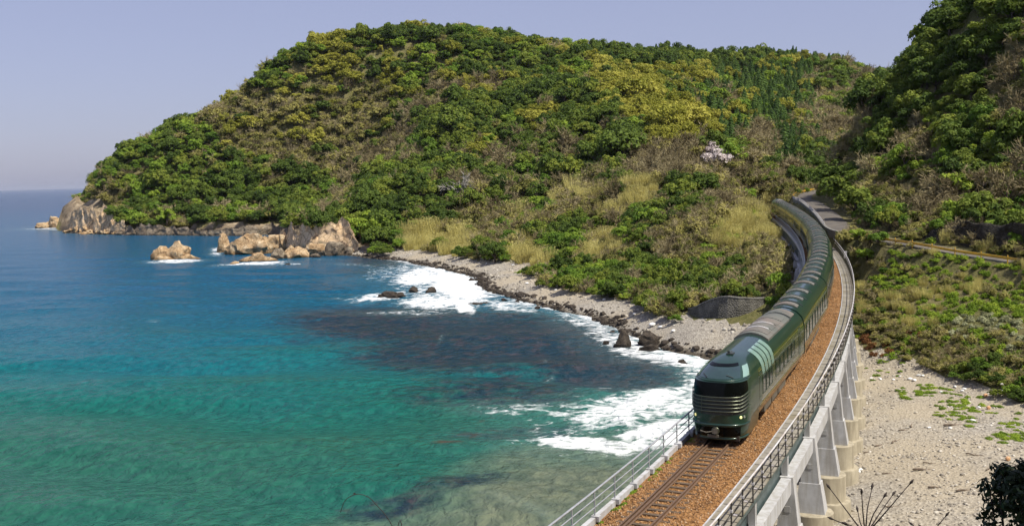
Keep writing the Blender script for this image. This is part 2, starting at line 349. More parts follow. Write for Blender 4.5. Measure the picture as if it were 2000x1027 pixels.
ROADPX = [(2380, 590, 96), (2230, 552, 105), (2120, 530, 114), (2000, 511, 124), (1900, 497, 131), (1820, 482, 138), (1740, 470, 148), (1690, 458, 157), (1650, 447, 168), (1622, 420, 195), (1592, 397, 226), (1572, 388, 252), (1585, 378, 285), (1640, 368, 310), (1720, 360, 330)]
ROAD = np.array([aty(a, b, d) for a, b, d in ROADPX])
for q in ROAD: ctl.append(q.copy())
for a, b, d in [(1700, 600, 129), (1800, 600, 121), (1900, 620, 111), (2000, 620, 106), (1700, 525, 144), (1690, 490, 151), (1800, 525, 132), (1920, 540, 122), (2150, 650, 95)]: cD(a, b, d, 0.5)
for a, b, z in [(1665, 690, 2.6), (1750, 712, 2.6), (1850, 745, 2.7), (1930, 775, 2.8), (2000, 795, 2.9), (2150, 830, 3.0), (1900, 880, 2.0), (1750, 900, 1.9), (1800, 1000, 1.9), (2000, 1000, 2.3)]: cZ(a, b, z)
for q in [(-4, 0, 21.8), (4, 0, 22.0), (14, -2, 23.5), (4, 8, 20.2), (-3, 8, 17), (10, 9, 20.4), (30, 0, 27), (2, 20, 11), (12, 22, 12), (26, 18, 17), (45, 30, 16), (75, 50, 16), (20, 38, 4), (32, 46, 4.5), (45, 58, 5), (60, 75, 9), (-12, 14, 8), (-14, -10, 15), (10, -25, 32), (40, -25, 40)]: ctl.append(np.array(q, float))
SHPX = [(130, 455), (180, 457), (260, 459), (330, 459), (420, 460), (480, 460), (530, 458), (546, 466), (556, 482), (575, 493), (620, 499), (680, 499), (740, 506), (800, 513), (865, 526), (925, 541), (946, 566), (1000, 582), (1080, 602), (1150, 618), (1205, 640), (1260, 668), (1320, 684), (1372, 694)]
SHORE = [onz(a, b)[:2] for a, b in SHPX] + [np.array(q) for q in [(26, 128), (25, 118), (23, 105), (20, 92), (16, 77), (11, 64), (3, 48), (-8, 32), (-30, 10), (-60, -60)]]
for q in SHORE[:24]: ctl.append(np.array([q[0], q[1], -0.3]))
for a, b in [(60, 470), (200, 475), (400, 475), (500, 475), (450, 540), (650, 520), (760, 540), (850, 570), (900, 610), (1100, 680), (1250, 760), (300, 520), (500, 700)]:
    q = onz(a, b); q[2] = -7; ctl.append(q)
ctl = np.array(ctl)
POLY = np.array(SHORE + [np.array(q) for q in [(700, -60), (1500, 500), (1500, 1600), (-100, 1600), (-250, 900), (-300, 760), (-305, 700)]])
# thin plate spline
SC = 100.0; cx = ctl[:, :2] / SC
def tps_k(r2): return np.where(r2 > 0, 0.5 * r2 * np.log(np.maximum(r2, 1e-12)), 0)
nC = len(cx); r2 = ((cx[:, None] - cx[None]) ** 2).sum(-1)
A = np.zeros((nC + 3, nC + 3)); A[:nC, :nC] = tps_k(r2) + np.eye(nC) * 0.004; A[:nC, nC] = 1; A[:nC, nC + 1:] = cx; A[nC, :nC] = 1; A[nC + 1:, :nC] = cx.T
wts = np.linalg.solve(A, np.concatenate([ctl[:, 2], np.zeros(3)]))
def tps(x, y):
    out = np.empty(len(x)); 
    for k in range(0, len(x), 20000):
        a = np.stack([x[k:k + 20000], y[k:k + 20000]], 1) / SC
        out[k:k + 20000] = tps_k(((a[:, None] - cx[None]) ** 2).sum(-1)) @ wts[:nC] + wts[nC] + a @ wts[nC + 1:]
    return out
def segdist(x, y, P, closed=False):
    best = np.full(len(x), 1e9); arg = np.zeros(len(x))
    n = len(P) if closed else len(P) - 1
    for i in range(n):
        a = P[i][:2]; b = P[(i + 1) % len(P)][:2]; d = b - a; L2 = max(d @ d, 1e-9)
        t = np.clip(((x - a[0]) * d[0] + (y - a[1]) * d[1]) / L2, 0, 1)
        q = np.hypot(x - a[0] - t * d[0], y - a[1] - t * d[1]); m = q < best
        best = np.where(m, q, best); arg = np.where(m, i + t, arg)
    return best, arg
def inside(x, y, P):
    c = np.zeros(len(x), bool); n = len(P)
    for i in range(n):
        a, b = P[i], P[(i + 1) % n]
        m = (a[1] > y) != (b[1] > y)
        if a[1] != b[1]: c ^= m & (x < (b[0] - a[0]) * (y - a[1]) / (b[1] - a[1]) + a[0])
    return c
TP = np.stack([TX, TY], 1)[::8]; TSS = TS[::8]
def ground(x, y):
    """height, signed distance to the waterline, rockiness"""
    x = np.ravel(x).astype(float); y = np.ravel(y).astype(float)
    z = tps(x, y)
    d, _ = segdist(x, y, POLY, True); d = np.where(inside(x, y, POLY), d, -d)
    far = sstep(230, 480, y)
    nz = fbm2(x, y, 34, 4, 3) * (1.0 + 1.6 * far) + fbm2(x, y, 7, 3, 9) * (0.35 + 0.6 * far)
    z = z + nz * sstep(4, 25, d) * sstep(1.5, 8, z)
    # hilltops no higher than the surveyed ridge line
    apx, apy = project(np.stack([x, y, z + 8.6 - 1.2 * fbm2(x, y, 16, 3, 91)], 1))
    rid = np.interp(apx, [q[0] for q in sky_pts], [q[1] for q in sky_pts])
    z = np.where((y > 430) & (apx > 150), z - np.maximum(rid - apy, 0) / FPX * y * 1.0, z)
    rid2 = np.interp(apx, [1540, 1600, 1650, 1700, 1735, 1800, 1862, 1930, 2100], [400, 345, 262, 178, 142, 66, 4, -66, -240])
    z = np.where((y > 150) & (y < 330) & (x > 30) & (apx > 1560), z - np.maximum(rid2 - (apy + 3.0 / np.maximum(y, 1) * FPX), 0) / FPX * y, z)
    dn = d + fbm2(x, y, 6, 3, 21) * 1.2
    beach = np.where(dn > 0, np.minimum(0.13 * dn, 2.3 + 0.010 * np.maximum(dn, 0)), 0.13 * dn)
    z = np.where(d > -1.0, np.maximum(z, beach), np.minimum(z, beach))
    # sea cliffs along the headland
    hd = sstep(-32, -60, x) * sstep(300, 345, y)
    rg = fbm2(x, y, 9, 4, 33); crag = np.clip(dn * (1.5 + rg), -3, 4.5 + 4.0 * fbm2(x, y, 28, 3, 41) + 9.0 * sstep(-190, -230, x) + rg * 2.5)
    z = np.where((hd > 0) & (dn > 0), np.maximum(z, crag * hd), z)
    rock = hd * sstep(9 + 18 * sstep(-195, -225, x) + 8 * sstep(-110, -80, x), 3, d + 9 * rg) * (d > -3)
    # railway: cleared under the viaduct, formation beyond it
    td, ti = segdist(x, y, TP); ts = np.interp(ti, np.arange(len(TSS)), TSS); tz = np.interp(ts, TS, TZ)
    zv = np.minimum(z, tz - np.interp(ts, [90, 140], [6.0, 3.2]) + np.interp(ts, [90, 140], [0.9, 1.5]) * np.maximum(td - np.interp(ts, [90, 140], [5.0, 3.4]), 0))
    z = np.where((ts < 150) & (ts > -20) & (td < 16), zv, z)
    k = sstep(150, 200, ts); lim = tz - (0.75 + 2.6 * (1 - k)) + np.maximum(td - 3.2, 0) * 1.3
    z = np.where((ts >= 150) & (td < 14), np.minimum(z, lim), z)
    z = np.where((ts >= 195) & (td < 3.2), tz - 0.62, z)
    low = tz - 0.75 - np.maximum(td - 3.0, 0) * 0.8
    z = np.where((ts >= 195) & (td < 12), np.maximum(z, low), z)
    # road bench
    rd, ri = segdist(x, y, ROAD); rz = np.interp(ri, np.arange(len(ROAD)), ROAD[:, 2])
    kr = sstep(5.5, 3.0, rd)
    z = z * (1 - kr) + (rz - 0.12) * kr
    return z, d, rock, rd, td, ts
xs = np.concatenate([np.arange(-420, -48, 3.6), np.arange(-48, 110, 1.25), np.arange(110, 520, 4.2)])
ys = np.concatenate([np.arange(-30, 300, 1.25), np.arange(300, 470, 2.4), np.arange(470, 900, 3.4)])
GX, GY = np.meshgrid(xs, ys, indexing='ij'); nx, ny = GX.shape
gz, gd, grock, grd, gtd, gts = ground(GX, GY)
GZ = gz.reshape(nx, ny); GD = gd.reshape(nx, ny); GR = grock.reshape(nx, ny)
def samp(Aarr, x, y):
    i = np.clip(np.searchsorted(xs, x) - 1, 0, nx - 2); j = np.clip(np.searchsorted(ys, y) - 1, 0, ny - 2)
    u = np.clip((x - xs[i]) / (xs[i + 1] - xs[i]), 0, 1); v = np.clip((y - ys[j]) / (ys[j + 1] - ys[j]), 0, 1)
    return (Aarr[i, j] * (1 - u) + Aarr[i + 1, j] * u) * (1 - v) + (Aarr[i, j + 1] * (1 - u) + Aarr[i + 1, j + 1] * u) * v
V = np.stack([GX.ravel(), GY.ravel(), gz], 1)
i, j = np.meshgrid(np.arange(nx - 1), np.arange(ny - 1), indexing='ij')
Q = np.stack([i * ny + j, (i + 1) * ny + j, (i + 1) * ny + j + 1, i * ny + j + 1], -1).reshape(-1, 4)
qz = gz[Q].max(1); Q = Q[qz > -3.0]
fz = gz[Q].mean(1); fd = gd[Q].mean(1); fx = V[Q][:, :, 0].mean(1); fy = V[Q][:, :, 1].mean(1)
isbeach = (fz + 0.5 * fbm2(fx, fy, 4, 3, 95) < np.where((fy > 158) & (fx < 36), 2.3, 3.2)) & (fx > -54) & (fd < 62)

def hillmat():
    m, N, L, b = mat('hillside_ground'); p = pos(N)
    n = noise(N, L, 0.11, 6, 0.6, p); n2 = noise(N, L, 1.3, 6, 0.65, p)
    f = mth(N, L, 'MULTIPLY_ADD', n2.outputs[0], 0.5, mth(N, L, 'MULTIPLY', n.outputs[0], 0.5))
    r = ramp(N, [(0.3, (0.075, 0.082, 0.026)), (0.45, (0.13, 0.125, 0.045)), (0.58, (0.19, 0.165, 0.072)), (0.75, (0.25, 0.205, 0.11))]); L.new(f, r.inputs[0])
    rk = noise(N, L, 0.16, 9, 0.7, p, 0.5)
    rr = ramp(N, [(0.32, (0.09, 0.07, 0.05)), (0.47, (0.23, 0.175, 0.115)), (0.58, (0.38, 0.30, 0.20)), (0.75, (0.50, 0.42, 0.31))]); L.new(rk.outputs[0], rr.inputs[0])
    sx = N.new('ShaderNodeSeparateXYZ'); L.new(p, sx.inputs[0])
    wet = mth(N, L, 'MULTIPLY_ADD', mth(N, L, 'MULTIPLY_ADD', rk.outputs[0], 9.0, mth(N, L, 'MULTIPLY', sx.outputs[2], -1.0)), 0.35, -0.15, clamp=True)
    rc = mixc(N, L, wet, rr.outputs[0], (0.075, 0.06, 0.048))
    at = attr(N, 'rock'); fr = mth(N, L, 'MULTIPLY_ADD', mth(N, L, 'ADD', at, mth(N, L, 'MULTIPLY_ADD', n2.outputs[0], 0.6, -0.3)), 3.0, -1.0, clamp=True)
    c = mixc(N, L, fr, r.outputs[0], rc)
    L.new(c, b.inputs['Base Color']); b.inputs['Roughness'].default_value = 0.95; b.inputs['Specular IOR Level'].default_value = 0.15
    n3 = noise(N, L, 0.9, 9, 0.7, p); bump(N, L, b, n3.outputs[0], 0.8, 0.9)
    return m
def beachmat():
    m, N, L, b = mat('shingle_beach'); p = pos(N)
    v = N.new('ShaderNodeTexVoronoi'); v.inputs['Scale'].default_value = 4.5; L.new(p, v.inputs['Vector'])
    sep = N.new('ShaderNodeSeparateColor'); L.new(v.outputs['Color'], sep.inputs[0])
    n = noise(N, L, 0.12, 6, 0.6, p); n2 = noise(N, L, 1.6, 5, 0.6, p)
    f = mth(N, L, 'MULTIPLY_ADD', sep.outputs[0], 0.35, mth(N, L, 'MULTIPLY_ADD', n2.outputs[0], 0.35, mth(N, L, 'MULTIPLY', n.outputs[0], 0.3)))
    r = ramp(N, [(0.2, (0.17, 0.15, 0.125)), (0.45, (0.295, 0.265, 0.22)), (0.65, (0.39, 0.355, 0.295)), (0.85, (0.50, 0.47, 0.42))]); L.new(f, r.inputs[0])
    sand = ramp(N, [(0.44, (0, 0, 0)), (0.58, (1, 1, 1))]); ns = noise(N, L, 0.07, 5, 0.55, p); L.new(ns.outputs[0], sand.inputs[0])
    c = mixc(N, L, mth(N, L, 'MULTIPLY', sand.outputs[0], 0.6), r.outputs[0], (0.42, 0.35, 0.24))
    sx = N.new('ShaderNodeSeparateXYZ'); L.new(p, sx.inputs[0])
    wet = mth(N, L, 'MULTIPLY_ADD', mth(N, L, 'MULTIPLY_ADD', n2.outputs[0], 1.0, mth(N, L, 'MULTIPLY', sx.outputs[2], -1.0)), 2.2, 0.25, clamp=True)
    c = mixc(N, L, wet, c, (0.085, 0.07, 0.05))
    L.new(c, b.inputs['Base Color']); b.inputs['Roughness'].default_value = 0.95; b.inputs['Specular IOR Level'].default_value = 0.2
    bump(N, L, b, v.outputs['Distance'], 0.7, 0.12)
    return m
def submesh(name, faces, m, rockattr=False):
    u, inv = np.unique(faces.ravel(), return_inverse=True)
    me = npmesh(name, V[u], inv.reshape(-1, 4), [m], True)
    if rockattr:
        a = me.attributes.new('rock', 'FLOAT', 'POINT'); a.data.foreach_set('value', grock[u].astype(np.float32))
    return me
tag(obj('hillside', submesh('hillside', Q[~isbeach], hillmat(), True)), kind='structure')
tag(obj('beach', submesh('beach', Q[isbeach], beachmat())), kind='structure')

# road surface with a low kerb on the sea side
def polyline(P, step):
    P = np.asarray(P); d = np.concatenate([[0], np.cumsum(np.linalg.norm(np.diff(P, axis=0), axis=1))])
    # smooth through Catmull-Rom
    out = []
    for k in range(len(P) - 1):
        p0, p1, p2, p3 = P[max(k - 1, 0)], P[k], P[k + 1], P[min(k + 2, len(P) - 1)]
        n = max(2, int((d[k + 1] - d[k]) / step))
        for q in range(n):
            t = q / n; out.append(0.5 * ((2 * p1) + (-p0 + p2) * t + (2 * p0 - 5 * p1 + 4 * p2 - p3) * t * t + (-p0 + 3 * p1 - 3 * p2 + p3) * t ** 3))
    out.append(P[-1]); return np.array(out)
RP = polyline(ROAD, 2.0)
RT = np.gradient(RP[:, :2], axis=0); RT /= np.linalg.norm(RT, axis=1)[:, None]; RNL = np.stack([-RT[:, 1], RT[:, 0]], 1)   # left of travel; travelling away, left = sea side
def ribbon(name, P, Nrm, prof, m, smooth=True, closed=False):
    k = len(prof); n = len(P)
    VV = np.concatenate([np.stack([P[:, 0] + Nrm[:, 0] * a, P[:, 1] + Nrm[:, 1] * a, P[:, 2] + b], 1)[:, None] for a, b in prof], 1).reshape(-1, 3)
    kk = k if closed else k - 1
    i, j = np.meshgrid(np.arange(n - 1), np.arange(kk), indexing='ij'); j2 = (j + 1) % k
    FF = np.stack([i * k + j, i * k + j2, (i + 1) * k + j2, (i + 1) * k + j], -1).reshape(-1, 4)
    return npmesh(name, VV, FF, [m], smooth, None, 40)
ro = tag(obj('road', ribbon('road', RP, RNL, [(2.3, 0.02), (1.2, 0.06), (0.2, 0.08), (-0.7, 0.06), (-1.5, 0.02)], M['asphalt'])), kind='structure')
obj('kerb', ribbon('kerb', RP, RNL, [(2.32, -0.2), (2.32, 0.13), (2.5, 0.13), (2.5, -0.5)], M['oldconcrete']), ro)

# ---------------------------------------------------------------- sea
def seacoords(lo, hi, step, far, g=1.12):
    a = list(np.arange(lo, hi + step, step)); s = step
    while a[-1] < far: s *= g; a.append(a[-1] + s)
    b = []; s = step; c = lo
    while c > -far: s *= g; c -= s; b.append(c)
    return np.array(b[::-1] + a)
sx_ = seacoords(-100, 34, 0.55, 45000, 1.10); sy_ = seacoords(60, 300, 0.55, 60000, 1.045); sy_ = sy_[sy_ > -400]
SX, SY = np.meshgrid(sx_, sy_, indexing='ij'); x = SX.ravel(); y = SY.ravel()
rr_ = np.hypot(x, y); amp = np.clip(1.2 - rr_ / 420, 0.0, 1)
z = np.zeros_like(x); rw = np.random.default_rng(5)
ph = fbm2(x, y, 40, 3, 77) * 2.2
for k in range(5):
    lam = rw.uniform(16, 30); an = R(rw.uniform(-108, -82)); q = (x * math.cos(an) + y * math.sin(an)) * 2 * math.pi / lam + rw.uniform(0, 6.3) + ph
    z += 0.20 * (np.sin(q) + 0.35 * np.sin(2 * q + 1.2))
ph2 = fbm2(x, y, 11, 3, 78) * 2.6; ph3 = fbm2(x, y, 6, 2, 79) * 2.6; grp_ = 0.65 + 0.55 * fbm2(x, y, 14, 2, 80); cellx = np.interp(x, sx_, np.gradient(sx_)); celly = np.interp(y, sy_, np.gradient(sy_)); cell = np.maximum(cellx, celly)
for k in range(30):
    lam = 1.9 * (10.0 / 1.9) ** rw.uniform(0, 1); an = R(rw.normal(-100, 30)); q = (x * math.cos(an) + y * math.sin(an)) * 2 * math.pi / lam + rw.uniform(0, 6.3) + (ph2 if k % 2 else ph3)
    z += 0.022 * lam / 6.283 * np.sin(q) * grp_ * sstep(0.5, 0.28, cell / lam)
dsh, _ = segdist(x, y, POLY, True); dsh = np.where(inside(x, y, POLY), -dsh, dsh)
z = z * amp * (0.25 + 0.75 * sstep(2, 22, dsh))
spx, spy = project(np.stack([x, y, 0 * x], 1))
infr = (y > 5)
def blob(cx_, cy_, rx, ry, rot=0.0, soft=0.5):
    a = R(rot); dx = spx - cx_; dy = spy - cy_; u = (dx * math.cos(a) + dy * math.sin(a)) / rx; v = (-dx * math.sin(a) + dy * math.cos(a)) / ry
    return np.where(infr, sstep(1 + soft, 1 - soft, np.sqrt(u * u + v * v)), 0)
foam = np.zeros_like(x)
for q in [(895, 560, 75, 32, 20, .5, 1), (830, 540, 70, 22, -10, .6, .95), (860, 590, 90, 18, 0, .6, .9), (745, 580, 65, 10, -8, .6, .85), (905, 597, 28, 16, 30, .5, 1), (800, 610, 110, 5, -2, .8, .62), (990, 598, 75, 12, 8, .7, .78), (820, 515, 80, 7, 8, .7, .75),
          (1130, 622, 70, 22, 25, .7, .72), (1180, 655, 60, 22, 35, .7, .72), (1250, 690, 70, 14, 12, .7, .85), (1335, 702, 65, 22, 15, .6, .9), (1110, 605, 80, 8, 15, .7, .65),
          (1225, 800, 150, 40, -8, .7, .86), (1090, 790, 140, 12, 2, .8, .60), (1270, 780, 90, 22, -12, .6, .9), (1130, 866, 110, 22, 3, .6, .95), (1280, 850, 110, 34, -12, .6, .92), (1200, 880, 60, 16, 10, .7, .85), (1330, 790, 60, 30, 0, .6, .85), (1220, 835, 150, 14, -5, .8, .5),
          (800, 530, 110, 26, -5, .8, .62), (870, 570, 120, 40, 5, .8, .70), (1160, 640, 110, 40, 28, .9, .52), (1290, 698, 120, 26, 12, .8, .66), (1200, 815, 230, 60, -8, .9, .60), (1180, 868, 200, 36, 0, .9, .62), (1010, 797, 110, 12, 3, .9, .66), (1075, 868, 120, 18, 3, .9, .62), (1150, 806, 150, 22, -4, .9, .66), (1190, 655, 90, 34, 30, .9, .66), (1310, 690, 110, 26, 12, .9, .72),
          (345, 511, 60, 3.5, -2, .7, .9), (490, 516, 75, 4, -3, .7, .95), (425, 488, 18, 5, 0, .7, .8), (420, 496, 16, 5, 0, .7, .7), (560, 516, 40, 3, 0, .7, .6), (700, 518, 60, 3, 3, .8, .55), (640, 507, 60, 3, 2, .8, .4), (1070, 740, 14, 4, -40, .7, .6), (1066, 710, 5, 4, 0, .7, .6), (862, 664, 12, 3, -50, .7, .5), (300, 626, 12, 3, 0, .6, .55),
          (120, 447, 60, 4, 2, .7, .85), (200, 456, 90, 2.6, 1, .8, .75), (380, 459, 80, 2, 0, .8, .6), (500, 459, 60, 2, 0, .8, .6), (95, 447, 45, 3, 0, .7, .8), (130, 438, 10, 6, 0, .7, .9), (40, 448, 12, 3, 0, .7, .7),
          (1010, 985, 60, 4, 12, .8, .36), (1070, 1005, 60, 4, 15, .8, .40), (660, 584, 14, 3, 0, .7, .5), (720, 590, 20, 3, 0, .7, .5)]:
    foam = np.maximum(foam, blob(*q[:6]) * q[6])
z = z + 0.30 * foam * (0.4 + fbm2(x, y, 2.2, 3, 66)) * sstep(0.5, 3, dsh) * (y < 400)
foam = np.maximum(foam, sstep(10, 0.3, dsh + 4 * fbm2(x, y, 12, 3, 67)) * 0.80 * ((x > -38) & (y < 325)) * infr * sstep(780, 850, spx))
weed = np.zeros_like(x)
for q in [(850, 640, 300, 42, 3, .6, .9), (1120, 690, 230, 55, 12, .6, 1), (900, 690, 240, 45, 0, .7, .8), (1010, 640, 260, 36, 5, .6, .75), (1200, 735, 150, 35, 0, .7, .9), (740, 510, 80, 16, 0, .7, .7), (700, 530, 60, 14, 0, .7, .5), (660, 640, 130, 30, -5, .8, .6), (890, 955, 130, 18, -8, .8, .65), (760, 985, 120, 16, -4, .8, .7), (880, 770, 160, 30, 0, .8, .5), (1000, 760, 200, 40, 0, .8, .7), (1000, 845, 170, 22, -5, .8, .55), (640, 560, 90, 14, 0, .8, .35)]:
    weed = np.maximum(weed, blob(*q[:6]) * q[6])
sand = np.zeros_like(x)
for q in [(1110, 985, 300, 95, -8, .6, 1), (900, 1040, 330, 80, -6, .7, .85), (1250, 900, 200, 60, 0, .7, .8), (1250, 740, 160, 60, 0, .8, .30), (1040, 910, 160, 40, -10, .8, .75), (960, 660, 200, 60, 5, .8, .15), (1300, 800, 150, 100, 0, .7, .35), (1060, 620, 120, 25, 10, .8, .3)]:
    sand = np.maximum(sand, blob(*q[:6]) * q[6])
kelp = 0.8 * np.maximum(np.maximum(blob(880, 871, 52, 6, -3, .7), blob(920, 858, 26, 7, -35, .6) * .8), np.maximum(blob(940, 815, 22, 4, -15, .6) * .7, blob(950, 878, 30, 4, 0, .6) * .6))
depth = np.clip(0.5 + 0.5 * np.tanh((y - 138 + 0.16 * (x + 30) + fbm2(x, y, 45, 3, 55) * 22) / 66), 0, 1)
i, j = np.meshgrid(np.arange(len(sx_) - 1), np.arange(len(sy_) - 1), indexing='ij'); nn = len(sy_)
SQ = np.stack([i * nn + j, (i + 1) * nn + j, (i + 1) * nn + j + 1, i * nn + j + 1], -1).reshape(-1, 4)
SQ = SQ[dsh[SQ].max(1) > -14]
u_, inv_ = np.unique(SQ.ravel(), return_inverse=True)
def seamat():
    m, N, L, b = mat('sea_water'); p = pos(N)
    a_f, a_w, a_s, a_d, a_k = [attr(N, k) for k in ('foam', 'weed', 'sand', 'deep', 'kelp')]
    sx = N.new('ShaderNodeSeparateXYZ'); L.new(p, sx.inputs[0])
    r = ramp(N, [(0.0, (0.026, 0.096, 0.066)), (0.25, (0.009, 0.098, 0.078)), (0.5, (0.005, 0.104, 0.118)), (0.75, (0.004, 0.088, 0.138)), (1.0, (0.004, 0.072, 0.146))])
    n0 = noise(N, L, 0.05, 4, 0.55, p); L.new(mth(N, L, 'MULTIPLY_ADD', n0.outputs[0], 0.24, mth(N, L, 'ADD', a_d, -0.12)), r.inputs[0])
    # farther out the bottom is lost and the water turns navy
    fr = N.new('ShaderNodeMapRange'); fr.inputs[1].default_value = 250; fr.inputs[2].default_value = 1300; L.new(sx.outputs[1], fr.inputs[0])
    c = mixc(N, L, fr.outputs[0], r.outputs[0], (0.004, 0.040, 0.105))
    mps = N.new('ShaderNodeMapping'); mps.inputs['Scale'].default_value = (0.16, 0.30, 0.2); L.new(p, mps.inputs[0])
    ns = noise(N, L, 1.0, 6, 0.62, mps.outputs[0], 0.6)
    c = mixc(N, L, mth(N, L, 'MULTIPLY', mth(N, L, 'MULTIPLY_ADD', ns.outputs[0], 0.45, mth(N, L, 'MULTIPLY_ADD', a_s, 1.3, -0.52), clamp=True), 0.95, clamp=True), c, (0.115, 0.135, 0.095))
    nw = noise(N, L, 0.22, 5, 0.68, mps.outputs[0], 0.8); nw.inputs['Scale'].default_value = 2.0
    wc = ramp(N, [(0.36, (0.006, 0.020, 0.042)), (0.50, (0.016, 0.028, 0.042)), (0.60, (0.046, 0.032, 0.042)), (0.72, (0.02, 0.040, 0.055))]); n5 = noise(N, L, 0.45, 5, 0.75, p); L.new(n5.outputs[0], wc.inputs[0])
    wf = mth(N, L, 'MULTIPLY_ADD', mth(N, L, 'MULTIPLY_ADD', nw.outputs[0], 1.5, mth(N, L, 'MULTIPLY_ADD', a_w, 1.25, -1.28)), 2.0, 0.28, clamp=True)
    c = mixc(N, L, mth(N, L, 'MULTIPLY', wf, 0.90), c, wc.outputs[0])
    kf = mth(N, L, 'MULTIPLY_ADD', mth(N, L, 'MULTIPLY_ADD', nw.outputs[0], 1.4, mth(N, L, 'MULTIPLY_ADD', a_k, 1.3, -1.45)), 3.0, 0.2, clamp=True)
    c = mixc(N, L, mth(N, L, 'MULTIPLY', kf, 0.85), c, (0.060, 0.032, 0.022))
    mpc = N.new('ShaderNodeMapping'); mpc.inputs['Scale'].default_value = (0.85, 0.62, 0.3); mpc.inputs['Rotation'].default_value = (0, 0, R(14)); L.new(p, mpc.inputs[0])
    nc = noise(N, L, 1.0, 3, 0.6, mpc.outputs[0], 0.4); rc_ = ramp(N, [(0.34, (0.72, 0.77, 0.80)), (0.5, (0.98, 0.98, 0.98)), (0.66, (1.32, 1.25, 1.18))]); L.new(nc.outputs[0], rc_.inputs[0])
    c = mixc(N, L, 1.0, c, rc_.outputs[0], 'MULTIPLY')  # lighter and darker ripples put into the water colour to imitate wave shading
    # foam: torn streaks and lace
    mpf = N.new('ShaderNodeMapping'); mpf.inputs['Scale'].default_value = (0.40, 0.62, 0.3); mpf.inputs['Rotation'].default_value = (0, 0, R(-10)); L.new(p, mpf.inputs[0])
    n1 = noise(N, L, 1.0, 6, 0.66, mpf.outputs[0], 1.2)
    v = N.new('ShaderNodeTexVoronoi'); v.feature = 'DISTANCE_TO_EDGE'; v.inputs['Scale'].default_value = 0.55
    dn = noise(N, L, 0.6, 5, 0.6, p); vs = N.new('ShaderNodeVectorMath'); vs.operation = 'SCALE'; vs.inputs['Scale'].default_value = 2.6; L.new(dn.outputs['Color'], vs.inputs[0])
    va = N.new('ShaderNodeVectorMath'); va.operation = 'ADD'; L.new(p, va.inputs[0]); L.new(vs.outputs[0], va.inputs[1]); L.new(va.outputs[0], v.inputs['Vector'])
    lace = mth(N, L, 'MULTIPLY_ADD', v.outputs['Distance'], -0.55, 0.12)
    ff = mth(N, L, 'ADD', mth(N, L, 'MULTIPLY_ADD', n1.outputs[0], 2.6, lace), mth(N, L, 'MULTIPLY_ADD', a_f, 1.45, -2.20))
    ff = mth(N, L, 'MULTIPLY_ADD', ff, 1.9, 0.0, clamp=True)
    hasf = mth(N, L, 'MULTIPLY', a_f, 14.0, clamp=True); ff = mth(N, L, 'MULTIPLY', ff, hasf)
    c = mixc(N, L, mth(N, L, 'MULTIPLY', mth(N, L, 'MULTIPLY_ADD', n1.outputs[0], 1.2, -0.25, clamp=True), mth(N, L, 'MULTIPLY', a_f, 0.75, clamp=True)), c, (0.22, 0.33, 0.31))
    c = mixc(N, L, mth(N, L, 'MULTIPLY', ff, 0.97), c, (0.80, 0.81, 0.81))
    L.new(c, b.inputs['Base Color'])
    rg = mth(N, L, 'MULTIPLY_ADD', ff, 0.5, 0.16); L.new(rg, b.inputs['Roughness']); b.inputs['IOR'].default_value = 1.14
    L.new(mth(N, L, 'MULTIPLY_ADD', ff, -0.2, 0.25), b.inputs['Specular IOR Level'])
    mpw = N.new('ShaderNodeMapping'); mpw.inputs['Scale'].default_value = (1.15, 0.95, 0.5); mpw.inputs['Rotation'].default_value = (0, 0, R(14)); L.new(p, mpw.inputs[0])
    w1 = noise(N, L, 1.0, 2.5, 0.55, mpw.outputs[0], 0.3)
    mpw2 = N.new('ShaderNodeMapping'); mpw2.inputs['Scale'].default_value = (0.10, 0.075, 0.05); mpw2.inputs['Rotation'].default_value = (0, 0, R(14)); L.new(p, mpw2.inputs[0])
    w2 = noise(N, L, 1.0, 3, 0.6, mpw2.outputs[0], 0.5)
    hsum = mth(N, L, 'MULTIPLY_ADD', w2.outputs[0], 1.1, w1.outputs[0])
    bump(N, L, b, hsum, 1.0, 0.55)
    return m
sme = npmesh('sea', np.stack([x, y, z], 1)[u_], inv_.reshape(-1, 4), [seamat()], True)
for nm, ar in (('foam', foam), ('weed', weed), ('sand', sand), ('deep', depth), ('kelp', kelp)):
    a = sme.attributes.new(nm, 'FLOAT', 'POINT'); a.data.foreach_set('value', ar[u_].astype(np.float32))
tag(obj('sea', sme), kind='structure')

# ---------------------------------------------------------------- viaduct
S_A, S_B = -42.0, 196.0
via = empty('railway_viaduct', tuple(trk(S_A, 0, -6))); vo = Matrix.Translation(-via.location)
tag(via, 'long curved concrete railway viaduct on rows of battered columns and round footings', 'viaduct')
def vpart(name, me): return obj(name, me, via, M=vo)
vpart('deck_slab', sweep_mesh('deck_slab', S_A, S_B, 1.5, [(-1.78, -0.62), (-1.98, -0.62), (-1.98, -0.05), (-1.78, -0.05), (-1.78, -0.55), (2.28, -0.55), (2.28, -0.16), (2.34, -0.16), (2.34, -0.95), (-1.5, -0.95)], [M['concrete']], sharp=30))
for sgn, lat in ((1, 2.9), (-1, -2.1)):
    vpart('longitudinal_beam', sweep_mesh('longitudinal_beam', S_A, S_B, 1.5, [(lat - 0.25, -3.1), (lat + 0.25, -3.1), (lat + 0.25, -2.3), (lat - 0.25, -2.3)], [M['concrete']], sharp=30))
    l2 = lat - sgn * 0.5
    vpart('girder_web', sweep_mesh('girder_web', S_A, S_B, 1.5, [(l2 - 0.14, -2.9), (l2 + 0.14, -2.9), (l2 + 0.14, -0.952), (l2 - 0.14, -0.952)], [M['teal']], sharp=30))
vpart('walkway_bearer', sweep_mesh('walkway_bearer', S_A, S_B, 1.5, [(2.35, -0.60), (3.42, -0.42), (3.42, -0.27), (2.35, -0.27)], [M['teal']], sharp=30))
